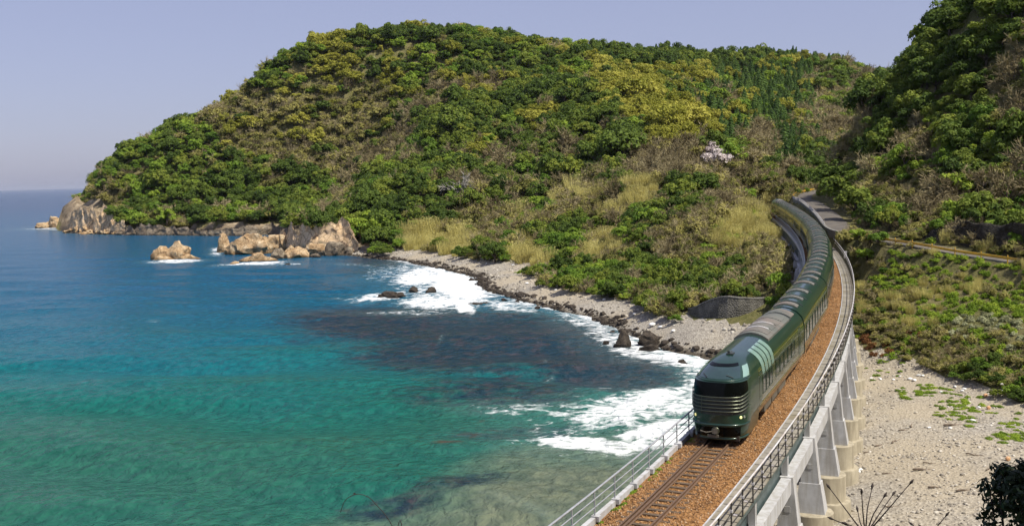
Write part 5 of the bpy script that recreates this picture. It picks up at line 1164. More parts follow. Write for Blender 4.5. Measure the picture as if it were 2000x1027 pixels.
# ---------------------------------------------------------------- what grows where (zones read off the photograph)
ZONES = [  # cx, cy, rx, ry, rotation, {kind: weight}
    (620, 265, 210, 85, -8, dict(O=.62, Y=.16, B=.12, E=.10)), (470, 250, 90, 70, -25, dict(O=.65, Y=.15, E=.2)), (720, 330, 120, 45, 0, dict(O=.5, B=.3, E=.2)),
    (300, 340, 150, 90, -20, dict(E=.42, G=.30, O=.28)), (550, 380, 200, 60, 10, dict(E=.6, G=.2, O=.2)), (230, 390, 60, 40, 0, dict(O=.5, E=.35, G=.15)),
    (900, 110, 500, 55, 3, dict(E=.55, G=.22, Y=.10, O=.13)), (700, 90, 120, 45, 0, dict(E=.6, G=.2, O=.1, Y=.1)),
    (642, 92, 32, 40, 10, dict(Y=.9, G=.1)), (665, 148, 62, 24, 8, dict(Y=.75, E=.25)), (830, 68, 28, 16, 0, dict(Y=.8, O=.2)), (735, 112, 26, 14, 0, dict(P=.5, Y=.5)), (960, 62, 70, 14, 0, dict(Y=.35, O=.35, E=.3)),
    (850, 215, 60, 16, -38, dict(B=.9, O=.1)), (700, 380, 120, 14, -40, dict(B=.6, O=.4)), (780, 290, 110, 18, -42, dict(B=.8, O=.2)), (815, 250, 45, 30, 0, dict(B=.6, O=.2, E=.2)),
    (880, 262, 62, 44, 0, dict(E=.95, G=.05)), (950, 178, 60, 20, 5, dict(Y=.6, B=.4)), (1020, 225, 130, 40, -5, dict(E=.7, G=.2, B=.1)), (1060, 240, 50, 18, -20, dict(Y=.85, B=.15)),
    (1200, 150, 55, 30, 0, dict(Y=.7, E=.3)), (1300, 155, 70, 26, 0, dict(Y=.6, E=.4)), (1540, 190, 220, 125, 0, dict(C=.80, G=.14, Y=.06)), (1330, 120, 200, 30, 0, dict(E=.6, C=.4)), (1370, 165, 40, 20, 0, dict(Y=.4, C=.3, P=.3)),
    (1660, 180, 70, 28, 0, dict(O=.5, Y=.3, C=.2)), (1430, 210, 25, 14, 0, dict(U=.4, B=.6)), (1242, 205, 62, 42, 0, dict(Y=.97, E=.03)), (1325, 258, 78, 36, 0, dict(Y=.97, E=.03)), (1150, 230, 50, 40, 0, dict(E=.8, Y=.2)),
    (1545, 300, 62, 40, 0, dict(C=1.0)), (1480, 300, 34, 40, 0, dict(B=.9, O=.1)), (1530, 390, 60, 40, 0, dict(B=.5, O=.5)), (1190, 312, 62, 46, 0, dict(E=1.0)), (1080, 310, 70, 30, -15, dict(B=.5, E=.4, O=.1)),
    (1310, 335, 100, 48, 0, dict(B=.85, O=.15)), (1420, 360, 80, 40, 0, dict(B=.55, O=.35, R=.1)), (1000, 330, 70, 36, 0, dict(B=.45, E=.35, G=.2)), (930, 350, 60, 40, 0, dict(E=.5, B=.3, O=.2)),
    (1230, 400, 85, 42, -15, dict(R=.62, O=.28, B=.1)), (1130, 400, 90, 40, -10, dict(O=.35, R=.3, B=.2, E=.15)), (1040, 410, 60, 40, 0, dict(E=.35, O=.35, G=.15, B=.15)), (770, 390, 90, 60, 0, dict(E=.75, G=.2, O=.05)), (740, 462, 80, 40, 0, dict(E=.55, G=.45)),
    (890, 440, 100, 30, 0, dict(O=.5, E=.3, R=.2)), (880, 476, 110, 26, 3, dict(R=.9, O=.1)), (1010, 440, 60, 20, -10, dict(R=.5, O=.4, G=.1)), (1030, 498, 42, 34, 0, dict(R=.97, O=.03)), (960, 470, 50, 25, 0, dict(G=.3, O=.5, R=.2)), (1090, 520, 34, 18, 0, dict(S=.8, G=.2)), (1130, 470, 80, 40, 0, dict(E=.45, G=.35, O=.2)),
    (1190, 500, 62, 44, 0, dict(R=.75, O=.2, S=.05)), (1160, 548, 60, 20, 0, dict(E=.3, G=.5, S=.2)), (1260, 540, 60, 50, 0, dict(E=.5, G=.2, O=.2, B=.1)), (1260, 450, 60, 40, 0, dict(E=.4, O=.3, G=.3)), (1350, 390, 56, 30, 0, dict(E=.95, G=.05)),
    (1400, 440, 70, 40, 0, dict(B=.5, O=.4, E=.1)), (1320, 480, 60, 50, 0, dict(O=.4, B=.4, E=.2)), (1460, 460, 60, 60, 0, dict(O=.48, R=.38, S=.14)), (1480, 540, 60, 50, 0, dict(O=.7, R=.15, B=.15)), (1340, 560, 60, 40, 0, dict(E=.75, B=.25)), (1430, 570, 60, 40, 0, dict(E=.55, O=.3, B=.15)),
    (1520, 400, 40, 25, 0, dict(O=.7, R=.3)),
    # right-hand hill
    (1830, 220, 260, 260, 0, dict(E=.40, B=.24, G=.10, O=.26)), (1730, 110, 46, 60, 0, dict(B=.95, O=.05)), (1830, 60, 50, 60, 0, dict(B=.65, E=.35)), (1655, 265, 50, 70, 35, dict(B=.8, O=.2)), (1770, 90, 40, 110, 50, dict(B=.85, O=.15)), (1690, 235, 40, 30, 0, dict(B=.6, E=.4)), (1960, 190, 70, 44, -20, dict(B=.85, O=.15)), (1850, 160, 90, 110, -30, dict(E=.92, G=.08)),
    (1930, 60, 80, 50, 0, dict(E=.6, G=.25, O=.15)), (1920, 300, 90, 50, 0, dict(E=.85, G=.15)), (1790, 290, 40, 50, 0, dict(B=.7, O=.3)), (1750, 200, 60, 50, 0, dict(E=.75, O=.25)), (1810, 345, 55, 32, 0, dict(G=.9, O=.1)), (1780, 400, 140, 40, 0, dict(B=.42, O=.40, G=.18)), (1640, 330, 60, 50, 0, dict(O=.4, B=.35, E=.25)), (1580, 350, 34, 34, 0, dict(E=.95, O=.05)), (1930, 400, 70, 25, 0, dict(B=.5, G=.5)),
    # bank below the road
    (1830, 590, 260, 130, 0, dict(S=.50, R=.16, O=.28, B=.06)), (1700, 500, 60, 50, 0, dict(O=.5, G=.3, B=.2)), (1840, 515, 150, 22, 8, dict(S=.95, O=.05)), (1740, 550, 50, 30, 0, dict(S=.75, G=.25)), (1800, 680, 200, 40, 0, dict(U=.25, O=.4, B=.15, S=.2)), (1690, 680, 50, 24, 0, dict(U=.75, O=.25)), (1930, 660, 100, 50, 10, dict(P=.5, O=.3, S=.2)), (1960, 590, 60, 40, 0, dict(S=.5, O=.5)), (1980, 730, 60, 30, 0, dict(U=.4, O=.3, S=.3)),
]
BASEW = dict(E=.45, G=.2, O=.2, B=.1, Y=.05); KS = list(KIND)
def weights_at(px, py):
    W = np.tile(np.array([BASEW.get(k, 0) for k in KS]), (len(px), 1))
    for cx_, cy_, rx, ry, rot, d in ZONES:
        a = R(rot); dx = px - cx_; dy = py - cy_; u = (dx * math.cos(a) + dy * math.sin(a)) / rx; v = (-dx * math.sin(a) + dy * math.cos(a)) / ry
        m = sstep(1.15, 0.75, np.sqrt(u * u + v * v))[:, None]; W = W * (1 - m) + m * np.array([d.get(k, 0) for k in KS])
    W[:, KS.index('Y')] *= np.where(py > 340, 0.0, 1.0)
    kb, ko = KS.index('B'), KS.index('O'); W[:, ko] += 0.35 * W[:, kb]; W[:, kb] *= 0.65
    return W
def visible(P, lift, slack):
    """False where the ground between the point and the camera hides it by more than slack metres"""
    ok = np.ones(len(P), bool)
    for t in np.linspace(0.12, 0.97, 40):
        qx = P[:, 0] * t; qy = P[:, 1] * t; qz = HC + (P[:, 2] + lift - HC) * t
        ok &= samp(GZ, qx, qy) < qz + slack
    return ok
def cloud(x0, x1, y0, y1, sp, dmin, dmax):
    gx, gy = np.meshgrid(np.arange(x0, x1, sp), np.arange(y0, y1, sp)); x = gx.ravel() + rng.uniform(-.5, .5, gx.size) * sp; y = gy.ravel() + rng.uniform(-.5, .5, gx.size) * sp
    m = (y >= dmin) & (y < dmax); return x[m], y[m]
PTS = []
for (x0, x1, y0, y1, spc, a, b, base) in [(-330, 330, 470, 800, 3.9, 470, 800, 3.4), (-110, 260, 330, 470, 3.5, 330, 470, 3.0), (-60, 160, 235, 330, 2.5, 235, 330, 2.0), (-10, 140, 142, 235, 1.65, 142, 235, 1.35), (34, 110, 78, 142, 1.0, 78, 142, 0.95)]:
    x, y = cloud(x0, x1, y0, y1, spc, a, b); z = samp(GZ, x, y); d = samp(GD, x, y); rk = samp(GR, x, y)
    _, _, _, rd, td, ts = ground(x, y) if len(x) < 60000 else (0,) * 6
    P = np.stack([x, y, z], 1); px, py = project(P)
    edge = z > (np.where((y > 140) & (x < 36), 1.62, 2.6) + 0.5 * fbm2(x, y, 5, 3, 61)) * (d < 45) * (x > -38) + 0.45
    ok = edge & (d > 2.5) & (rk < 0.55 + 0.25 * fbm2(x, y, 7, 3, 62)) & (px > -120) & (px < 2140) & (py > -160) & (py < 1000) & (rd > 2.9) & ~((td < 4.0) & (ts < 195)) & (td > 2.6)
    ok &= visible(P, base * 1.2, 3.0)
    ok &= ~((px > 1322) & (px < 1505) & (y < 152.5) & (x < 40))
    P = P[ok]; PTS.append((P, px[ok], py[ok], np.full(len(P), base), td[ok], rd[ok]))
P = np.concatenate([q[0] for q in PTS]); PX = np.concatenate([q[1] for q in PTS]); PY = np.concatenate([q[2] for q in PTS]); BS = np.concatenate([q[3] for q in PTS]); TDD = np.concatenate([q[4] for q in PTS]); RDD = np.concatenate([q[5] for q in PTS])
jx = fbm2(P[:, 0], P[:, 1], 14, 3, 71) * 16; jy = fbm2(P[:, 0], P[:, 1], 14, 3, 72) * 9
W = weights_at(PX + jx, PY + jy); W = W / W.sum(1)[:, None]
# neighbours tend to be of a kind
cl = np.clip((fbm2(P[:, 0], P[:, 1], 9, 2, 73) * 0.9 + 1) / 2 + rng.uniform(-.28, .28, len(P)), 0, 0.999)
KI = (np.cumsum(W, 1) < cl[:, None]).sum(1).clip(0, len(KS) - 1)
REL = dict(E=1.15, G=1.0, Y=1.2, B=1.15, O=1.12, R=0.85, C=0.72, S=0.8, P=0.75, U=0.8)
SZ = BS * np.array([REL[KS[k]] for k in KI]) * np.clip(rng.lognormal(-0.04, 0.36, len(P)), 0.5, 1.65)
RIGHT = (PX > 1600) & (PY < 470) & (P[:, 1] < 260); SZ[RIGHT & np.isin(KI, [KS.index(k) for k in 'EGBY'])] *= 1.5
BIG = np.isin(KI, [KS.index(k) for k in 'EG']) & (P[:, 1] < 330) & ~RIGHT & (P[:, 1] > 140); SZ[BIG] *= 0.92
# keep clear of the line and the road, thin out giants that overlap
SZ = np.minimum(SZ, np.maximum(TDD - 2.0, 0.5)); SZ = np.minimum(SZ, np.maximum(RDD - 2.2, 0.4))
lowm = (P[:, 1] < 152) & (PX > 1640) & (PY > np.interp(PX, [1640, 1740, 1900, 2000], [455, 472, 500, 515])); SZ[lowm] = np.minimum(SZ[lowm], 0.78)
drop = RIGHT & (rng.uniform(0, 1, len(P)) < 0.45) & np.isin(KI, [KS.index(k) for k in 'EGB']); keep = ~drop
P, PX, PY, KI, SZ = P[keep], PX[keep], PY[keep], KI[keep], SZ[keep]
DIST = np.hypot(P[:, 0], P[:, 1])
def region(p, px, py):
    if px > 1640 and py > 462:
        r = 'under the guard rail' if py < 560 else ('halfway down the bank right of the viaduct' if py < 650 else 'at the foot of the bank by the pebbles')
        return r, 'bank below the road'
    if px > 1590 and p[1] < 262:
        r = 'near the top of the steep right-hand hill' if py < 130 else ('halfway up the steep right-hand hill' if py < 280 else ('just above the road on the right' if px > 1740 else 'above the road beside the far carriages'))
        return r, 'hill above the road'
    if p[1] < 265:
        r = 'beside the far carriages on the spur' if px > 1430 else ('above the stone retaining wall' if py > 500 else ('on the crown of the spur' if px > 1290 else 'on the left flank of the spur'))
        return r, 'spur beside the train'
    if p[1] < 400:
        r = 'in the valley behind the train' if px > 1400 else ('on the slope below the cherry tree' if px > 1230 else ('above the middle of the cove beach' if px > 980 else 'above the far end of the cove beach'))
        return r, 'slope behind the beach'
    r = 'on the far slope right of the cherry tree' if px > 1400 else ('on the upper slope left of the cherry tree' if px > 1000 else ('on the summit slope of the headland' if px > 620 else 'on the seaward slope of the headland'))
    return r, 'wooded headland'
DESC = {'E': ('dark evergreen tree', 'tree'), 'G': ('fresh green leafy tree', 'tree'), 'Y': ('yellow-green budding tree', 'tree'), 'B': ('bare brown leafless tree', 'tree'), 'O': ('olive-brown scrubby bush', 'bush'), 'R': ('straw-coloured reed clump', 'reeds'), 'C': ('dark conical cedar', 'tree'), 'S': ('low bright green shrub', 'shrub'), 'P': ('pale sage-grey shrub', 'shrub'), 'U': ('russet brown shrub', 'shrub')}
NIND = dict(E=300, G=260, Y=220, B=300, O=300, R=220, C=220, S=300, P=90, U=90)
app = SZ / DIST
nstuff = 0
for k, kc in enumerate(KS):
    ids = np.where(KI == k)[0]
    if not len(ids): continue
    inframe = (PX[ids] > -10) & (PX[ids] < 2010) & (PY[ids] > -60) & (PY[ids] < 1010)
    order = ids[np.argsort(-(app[ids] * inframe))]; ind = order[:NIND[kc]]; rest = order[NIND[kc]:]
    nv = KIND[kc][2]
    for q in ind:
        v = int(rng.integers(nv)); crown, tm, jm = MODEL[kc][v]; s = float(SZ[q]); rz = float(rng.uniform(0, 6.28)); hz = float(rng.uniform(0.8, 1.2))
        txt, grp = region(P[q], PX[q], PY[q])
        loc = (P[q][0], P[q][1], P[q][2] - 0.08 * s)
        if tm is None:
            o = obj(KIND[kc][0], crown, None, loc); o.rotation_euler = (0, 0, rz); o.scale = (s, s, s * hz)
        else:
            o = empty(KIND[kc][0], loc, rz); o.scale = (s, s, s * hz); obj('crown', crown, o); obj('trunk', tm, o)
        big = 'large ' if SZ[q] > 1.3 * np.median(SZ[ids]) else ('small ' if SZ[q] < 0.75 * np.median(SZ[ids]) else '')
        tag(o, big + DESC[kc][0] + ' ' + txt, DESC[kc][1], (DESC[kc][0] + 's').replace('bushs', 'bushes') + ', ' + grp)
    if len(rest):
        n = len(rest); s = SZ[rest]; pp = P[rest].copy(); pp[:, 2] -= 0.08 * s
        scatter(KIND[kc][0] + '_mass', pp, np.stack([rng.normal(0, .06, n), rng.normal(0, .06, n), rng.uniform(0, 6.28, n)], 1), np.stack([s * rng.uniform(.8, 1.25, n), s * rng.uniform(.8, 1.25, n), s * rng.uniform(.65, 1.35, n)], 1), rng.integers(0, nv, n), PCOL[kc], 'mass of ' + (DESC[kc][0] + 's').replace('bushs', 'bushes') + ' covering the hills and headland', 'vegetation')
        nstuff += n
print('plants', len(P), 'massed', nstuff, {KS[k]: int((KI == k).sum()) for k in range(len(KS))})

# single trees that stand out
def hit(px, py):
    for D in np.arange(70, 900, 1.0):
        q = aty(px, py, D)
        if float(samp(GZ, q[0], q[1])) > q[2]: return q
    return aty(px, py, 600)
def place(kc, px, py, D, s, label, cmat=None, tmat=None, v=0, name=None, cat='tree', hz=1.0, sink=0.0):
    q = hit(px, py); x, y = q[0], q[1]; y = y - s * 0.6; x = q[0] * y / q[1]; z = float(samp(GZ, x, y)); crown, tm, jm = MODEL[kc][v]
    if cmat: crown = crown.copy(); crown.materials.clear(); crown.materials.append(M[cmat])
    if tmat and tm: tm = tm.copy(); tm.materials.clear(); tm.materials.append(M[tmat])
    o = empty(name or KIND[kc][0], (x, y, z - sink), random.uniform(0, 6)); o.scale = (s, s, s * hz); obj('crown', crown, o); obj('trunk', tm, o); tag(o, label, cat); return o
place('Y', 1402, 322, 318, 5.6, 'white and pink blossoming cherry tree above the railway cutting', 'blossom', name='cherry_tree', v=1)
place('Y', 1388, 312, 322, 4.2, 'smaller pale cherry tree tucked behind the blossoming one', 'blossom', name='cherry_tree', v=2)
place('B', 899, 385, 372, 6.0, 'pale dead leafless tree standing out on the slope above the beach', 'palebark', 'palebark', name='dead_tree', v=2)
for a, b, d, s, v in [(1236, 205, 430, 9, 0), (1268, 212, 420, 8, 1), (1215, 200, 440, 7, 2), (1300, 262, 380, 8, 3), (1345, 262, 372, 8.5, 0), (1322, 250, 385, 7.5, 1)]:
    place('Y', a, b, d, s, 'large yellow-green budding tree in the bright grove above the cherry', v=v)['group'] = 'big yellow-green trees above the cherry'
for a, b, d, s, v, lb in [(1168, 322, 330, 8, 0, 'broad dark evergreen, left of the pair on the mid slope'), (1215, 318, 330, 8.5, 1, 'broad dark evergreen, right of the pair on the mid slope'), (880, 270, 445, 10, 2, 'broad flat-topped dark evergreen on the skyline of the near spur'), (1368, 392, 230, 5.5, 3, 'dark evergreen clump crowning the spur, right one'), (1335, 400, 230, 5.0, 4, 'dark evergreen clump crowning the spur, left one'), (1578, 372, 246, 6.5, 1, 'dark round evergreen beside the distant road bend'), (1508, 362, 262, 3.0, 2, 'small round evergreen in the grassy cutting behind the train')]:
    place('E', a, b, d, s, lb, v=v)

for a, b, s_, v, lb in [(1648, 402, 5.0, 0, 'dark evergreen overhanging the far bend of the road, upper one'), (1672, 428, 4.2, 3, 'dark evergreen overhanging the road where it meets the guard rail'), (1622, 376, 5.0, 4, 'dark evergreen at the inner corner of the distant road bend')]: place('E', a, b, 0, s_, lb, v=v)
# bushes that hide the road's edge and hang over the retaining wall
def bush_at(kc, x, y, s_, v, label, grp):
    z = float(samp(GZ, x, y)); crown, tm, jm = MODEL[kc][v]; e = empty(KIND[kc][0], (x, y, z - 0.2 * s_), v * 1.7); e.scale = (s_, s_, s_ * 0.9); obj('crown', crown, e); obj('trunk', tm, e); tag(e, label, DESC[kc][1], grp)
for q, (a, b, d) in enumerate([(1664, 462, 158), (1680, 470, 152), (1700, 474, 148), (1716, 480, 145), (1672, 482, 150), (1694, 490, 146), (1655, 470, 156)]):
    p_ = aty(a, b, d); bush_at('OG'[q % 2], p_[0], p_[1], 1.7, q % 4, 'bush masking the road edge between the viaduct and the guard rail', 'bushes between viaduct and guard rail')
gk = np.random.default_rng(91); Tw = np.gradient(wp[:, :2], axis=0); Tw /= np.linalg.norm(Tw, axis=1)[:, None]
for q in range(3, len(wp), 1):
    n_ = np.array([-Tw[q, 1], Tw[q, 0]]); x_, y_ = wp[q, :2] + n_ * gk.uniform(2.4, 4.0); kc = 'EOEB'[q % 4]; crown, tm, jm = MODEL[kc][q % 4]; s_ = gk.uniform(1.3, 2.0); e = empty(KIND[kc][0], (x_, y_, max(float(samp(GZ, x_, y_)), wp[q, 2] + hts[q] - 0.6)), q); e.scale = (s_, s_, s_); obj('crown', crown, e); obj('trunk', tm, e); tag(e, DESC[kc][0] + ' hanging over the stone retaining wall', DESC[kc][1], 'growth over the retaining wall')
# ---------------------------------------------------------------- beach stones, driftwood, litter
PEB = bpy.data.collections.new('pebble_models')
for q in range(5):
    v, f = rock_vf(300 + q, 2, 8, 0.08); PEB.objects.link(bpy.data.objects.new('pebble_model_%02d' % q, npmesh('pebble', v * np.array([1, .8, .55]), f, [M['pebble']], True)))
def stones(name, x0, x1, y0, y1, dens, smin, smax, label, seed, wetbias=False):
    g = np.random.default_rng(seed); n = int((x1 - x0) * (y1 - y0) * dens); x = g.uniform(x0, x1, n); y = g.uniform(y0, y1, n); z = samp(GZ, x, y); d = samp(GD, x, y)
    ok = (z > 0.25) & (z < 3.4) & (d > 0.5) & (d < 48); 
    patch = fbm2(x, y, 6, 3, seed) + g.uniform(-.5, .5, n) > -0.15; ok &= patch; x, y, z = x[ok], y[ok], z[ok]; px, py = project(np.stack([x, y, z], 1)); m = (px > -50) & (px < 2120) & (py < 1120); x, y, z = x[m], y[m], z[m]; n = len(x)
    s = smin * (smax / smin) ** (g.uniform(0, 1, n) ** 2.6)
    scatter(name, np.stack([x, y, z + s * 0.1], 1), np.stack([g.normal(0, .2, n), g.normal(0, .2, n), g.uniform(0, 6.3, n)], 1), np.stack([s * g.uniform(.8, 1.3, n), s, s], 1), g.integers(0, 5, n), PEB, label, 'pebbles'); return n
stones('beach_pebbles', 12, 62, 55, 125, 10.0, 0.045, 0.20, 'grey and buff pebbles strewn over the beach right of the viaduct', 401)
stones('cove_pebbles', -45, 40, 128, 345, 1.9, 0.10, 0.45, 'grey pebbles of the curved cove beach below the hill', 402)
# darker weedy stones along the strandline of the cove
gq = np.random.default_rng(403); SHp = polyline(np.array([[q[0], q[1], 0] for q in SHORE[11:25]]), 0.7); n = 1500; k = gq.integers(0, len(SHp), n)
x = SHp[k, 0] + gq.normal(0.9, 1.3, n); y = SHp[k, 1] + gq.normal(0.9, 1.6, n); z = samp(GZ, x, y); m = (z > -0.35) & (z < 0.95); x, y, z = x[m], y[m], z[m]; n = len(x); s = 0.18 * (4.0 ** (gq.uniform(0, 1, n) ** 2.2))
DPE = bpy.data.collections.new('strand_stone_models')
for q in range(4):
    v, f = rock_vf(330 + q, 2, 10, 0.12); DPE.objects.link(bpy.data.objects.new('strand_stone_model_%02d' % q, npmesh('strand_stone', v * np.array([1, .85, .6]), f, [M['darkrock']], True)))
scatter('strandline_stones', np.stack([x, y, z + s * .15], 1), np.stack([gq.normal(0, .2, n), gq.normal(0, .2, n), gq.uniform(0, 6.3, n)], 1), np.stack([s * 1.2, s, s], 1), gq.integers(0, 4, n), DPE, 'dark wet stones along the waterline of the cove', 'stones')
# ballast stones
gb = np.random.default_rng(404); n = 36000; s_ = -30 + 130 * gb.uniform(0, 1, n) ** 1.5; la = gb.uniform(-1.72, 2.22, n); bzv = np.array([bz(l) for l in la]); inn = (np.abs(la) < 0.66) & (gb.uniform(0, 1, n) < 0.6); s_, la, bzv = s_[~inn], la[~inn], bzv[~inn]; n = len(s_)
th_ = np.interp(s_, TS, TTH); bp_ = np.stack([np.interp(s_, TS, TX) + la * np.cos(th_), np.interp(s_, TS, TY) - la * np.sin(th_), np.interp(s_, TS, TZ) + bzv + 0.01], 1); bs = gb.uniform(0.025, 0.06, n)
BAL = bpy.data.collections.new('ballast_models')
for q in range(3):
    v, f = rock_vf(350 + q, 1, 8, 0.1); BAL.objects.link(bpy.data.objects.new('ballast_model_%02d' % q, npmesh('ballast_stone', v, f, [M['ballaststone']])))
scatter('ballast_stones', bp_, gb.uniform(0, 6.3, (n, 3)), np.stack([bs * 1.2, bs, bs * .8], 1), gb.integers(0, 3, n), BAL, 'loose orange-brown ballast stones between the rails and the walkway', 'ballast')
# weeds in the ballast at the sea-side edge
gw = np.random.default_rng(405); n = 150; s_ = gw.uniform(-30, 14, n); la = gw.normal(-1.55, 0.1, n); th_ = np.interp(s_, TS, TTH); m = fbm2(s_, 0 * s_, 3, 3, 81) > -0.35; s_, la, th_ = s_[m], la[m], th_[m]; n = len(s_)
wp_ = np.stack([np.interp(s_, TS, TX) + la * np.cos(th_), np.interp(s_, TS, TY) - la * np.sin(th_), np.interp(s_, TS, TZ) - 0.3], 1); ws = gw.uniform(0.10, 0.24, n)
scatter('ballast_weeds', wp_, np.stack([0 * ws, 0 * ws, gw.uniform(0, 6.3, n)], 1), np.stack([ws, ws, ws * .8], 1), gw.integers(0, 4, n), PCOL['S'], 'small weeds growing along the sea-side edge of the ballast', 'weeds')
gw = np.random.default_rng(415); a_ = np.concatenate([gw.normal(1875, 30, 60), gw.normal(1800, 25, 30), gw.normal(1970, 30, 40), gw.normal(1720, 30, 20)]); b_ = np.concatenate([gw.normal(795, 18, 60), gw.normal(765, 8, 30), gw.normal(845, 14, 40), gw.normal(715, 8, 20)])
gp = np.array([onz(q, r, 2.4) for q, r in zip(a_, b_)]); gp[:, 2] = samp(GZ, gp[:, 0], gp[:, 1]); ws = gw.uniform(0.25, 0.6, len(gp)); n = len(gp)
scatter('beach_herbs', gp, np.stack([0 * ws, 0 * ws, gw.uniform(0, 6.3, n)], 1), np.stack([ws, ws, ws * .45], 1), gw.integers(0, 4, n), PCOL['S'], 'patches of low green herbs growing out onto the right-hand beach', 'herbs')
# driftwood and litter on the beach, piece by piece
gl = np.random.default_rng(406)
def log_mesh(seed):
    g = np.random.default_rng(seed); mb = MB(); p = [(t * 1.0 - 0.5, 0.05 * math.sin(t * 4 + seed), 0.03 * math.sin(t * 7)) for t in np.linspace(0, 1, 6)]; mb.tube(p, [0.05, 0.06, 0.055, 0.05, 0.04, 0.02], 6); mb.tube([p[3], (p[3][0] + 0.12, 0.16, 0.06)], [0.025, 0.008], 5); return mb.mesh('driftwood', [M['driftwood']], True)
logs = [log_mesh(q) for q in range(3)]
for a, b, l, r_ in [(1804, 917, 1.6, 0.1), (1885, 958, 1.3, 0.15), (1720, 870, 1.2, .5), (1750, 862, 1.4, .8), (1700, 884, 1.1, .2), (1765, 840, 1.0, .3), (1815, 905, .9, -.3), (1735, 925, .9, .1), (1780, 832, 1.2, 1.2), (1900, 888, 1.0, -.6), (1672, 835, 1.1, .2), (1930, 916, .8, .9), (1862, 830, 1.7, .2), (1830, 952, 1.2, .05), (1690, 815, 1.0, .4), (1742, 990, .9, .1)]:
    q = onz(a, b, 2.2); z = float(samp(GZ, q[0], q[1])); q = onz(a, b, z); o = obj('driftwood', logs[int(gl.integers(3))], None, (q[0], q[1], z + 0.05)); o.rotation_euler = (0, 0, r_); o.scale = (l, l, l)
    tag(o, 'dark weathered driftwood stick lying on the pebbles right of the viaduct', 'driftwood', 'driftwood on the right-hand beach')
lit = []
for q in range(4):
    v, f = rock_vf(500 + q, 2, 12, 0.05); lit.append(npmesh('litter', v * np.array([1, .7, .5]), f, [M['litter']], False))
for q, (a, b, s) in enumerate([(1778, 735, .30), (1786, 738, .36), (1795, 732, .3), (1802, 733, .26), (1880, 765, .26), (1884, 763, .3), (1865, 757, .26), (1955, 778, .34), (1965, 776, .42), (1975, 774, .38), (1982, 780, .26), (1912, 795, .26), (1838, 763, .2), (1720, 730, .22), (1900, 820, .28), (1815, 825, .22), (1855, 829, .24), (1680, 885, .24), (1678, 888, .2), (1718, 728, .2), (1745, 733, .24), (1758, 728, .2), (1702, 726, .22)]):
    p = onz(a, b, 2.6); z = float(samp(GZ, p[0], p[1])); o = obj('foam_litter', lit[q % 4], None, (p[0], p[1], z + s * 0.3)); o.scale = (s, s, s); o.rotation_euler = (0, 0, q * 1.3); tag(o, 'piece of white foam litter washed up at the foot of the bank', 'litter', 'white litter at the foot of the bank')
for q, (a, b, s) in enumerate([(1030, 548, .5), (1052, 556, .45), (1002, 516, .45), (1262, 590, .5), (1275, 628, .7), (1290, 632, .5), (1240, 603, .45), (1180, 585, .4), (1315, 640, .45), (1120, 560, .4), (1100, 556, .45), (1205, 600, .4), (1270, 640, .4), (1085, 565, .35), (950, 512, .4), (1305, 618, .4)]):
    p = onz(a, b, 2.2); z = float(samp(GZ, p[0], p[1])); o = obj('foam_litter', lit[q % 4], None, (p[0], p[1], z + s * 0.3)); o.scale = (s, s, s); o.rotation_euler = (0, 0, q * 1.7); tag(o, 'piece of white litter on the curved pebble beach of the cove', 'litter', 'white litter on the cove beach')
ov, of = rock_vf(520, 3, 6, 0.03)
for a, b, s, lb in [(1969, 899, .22, 'round orange-tan float beside the dark bush'), (1925, 780, .22, 'upper orange crate-like float at the foot of the bank'), (1931, 799, .22, 'lower orange float at the foot of the bank')]:
    p = onz(a, b, 2.5); z = float(samp(GZ, p[0], p[1])); o = obj('fishing_float', npmesh('fishing_float', ov * np.array([1, .9, .85]), of, [M['orangeplastic']], True), None, (p[0], p[1], z + s * .6)); o.scale = (s, s, s); tag(o, lb, 'float')
gs = np.random.default_rng(407)
for q in range(46):
    a, b = gs.uniform(1660, 1990), gs.uniform(735, 1010); s = gs.uniform(0.12, 0.24); p = onz(a, b, 2.2); z = float(samp(GZ, p[0], p[1])); p = onz(a, b, z)
    if p[0] < trk(0)[0] and False: continue
    o = obj('beach_stone', PEB.objects[q % 5].data, None, (p[0], p[1], z + s * .15)); o.scale = (s * gs.uniform(.8, 1.4), s, s); o.rotation_euler = (0, 0, q); tag(o, 'larger rounded stone among the pebbles right of the viaduct', 'stone', 'larger stones on the right-hand beach')

# ---------------------------------------------------------------- foreground plants on the photographer's slope
g = np.random.default_rng(601)
bc = aty(1985, 985, 8.2); C = []; Nn = []; tips = []
for k in range(420):
    d = dirs(1, g)[0]; d[2] = abs(d[2]) if d[2] < -0.5 else d[2]; rr = g.uniform(0.55, 1.0) ** 0.6; c = d * rr * np.array([0.31, 0.34, 0.33]) * (1 + 0.22 * math.sin(d[0] * 9 + d[2] * 7))
    for e in range(6):
        q = dirs(1, g)[0]; C.append(c + q * 0.035); Nn.append(q * 0.8 + d * 0.5)
C = np.array(C) + np.array([0.07, 0, -0.02]); v, f = leaf_quads(C, np.array(Nn), 0.036 * g.uniform(.7, 1.3, len(C)), g, 0.36)
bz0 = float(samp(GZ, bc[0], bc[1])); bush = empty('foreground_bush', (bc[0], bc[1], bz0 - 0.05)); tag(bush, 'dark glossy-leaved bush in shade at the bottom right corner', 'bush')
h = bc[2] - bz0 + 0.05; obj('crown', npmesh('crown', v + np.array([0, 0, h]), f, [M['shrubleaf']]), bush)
mb = MB()
for k in range(7): a = k * 0.9; mb.tube([(0.02 * math.cos(a), 0.02 * math.sin(a), 0), (0.05 * math.cos(a), 0.05 * math.sin(a), h * 0.6), (0.2 * math.cos(a), 0.2 * math.sin(a), h + 0.1)], [0.018, 0.014, 0.004], 5)
obj('stem', mb.mesh('stem', [M['darktwig']], True), bush)
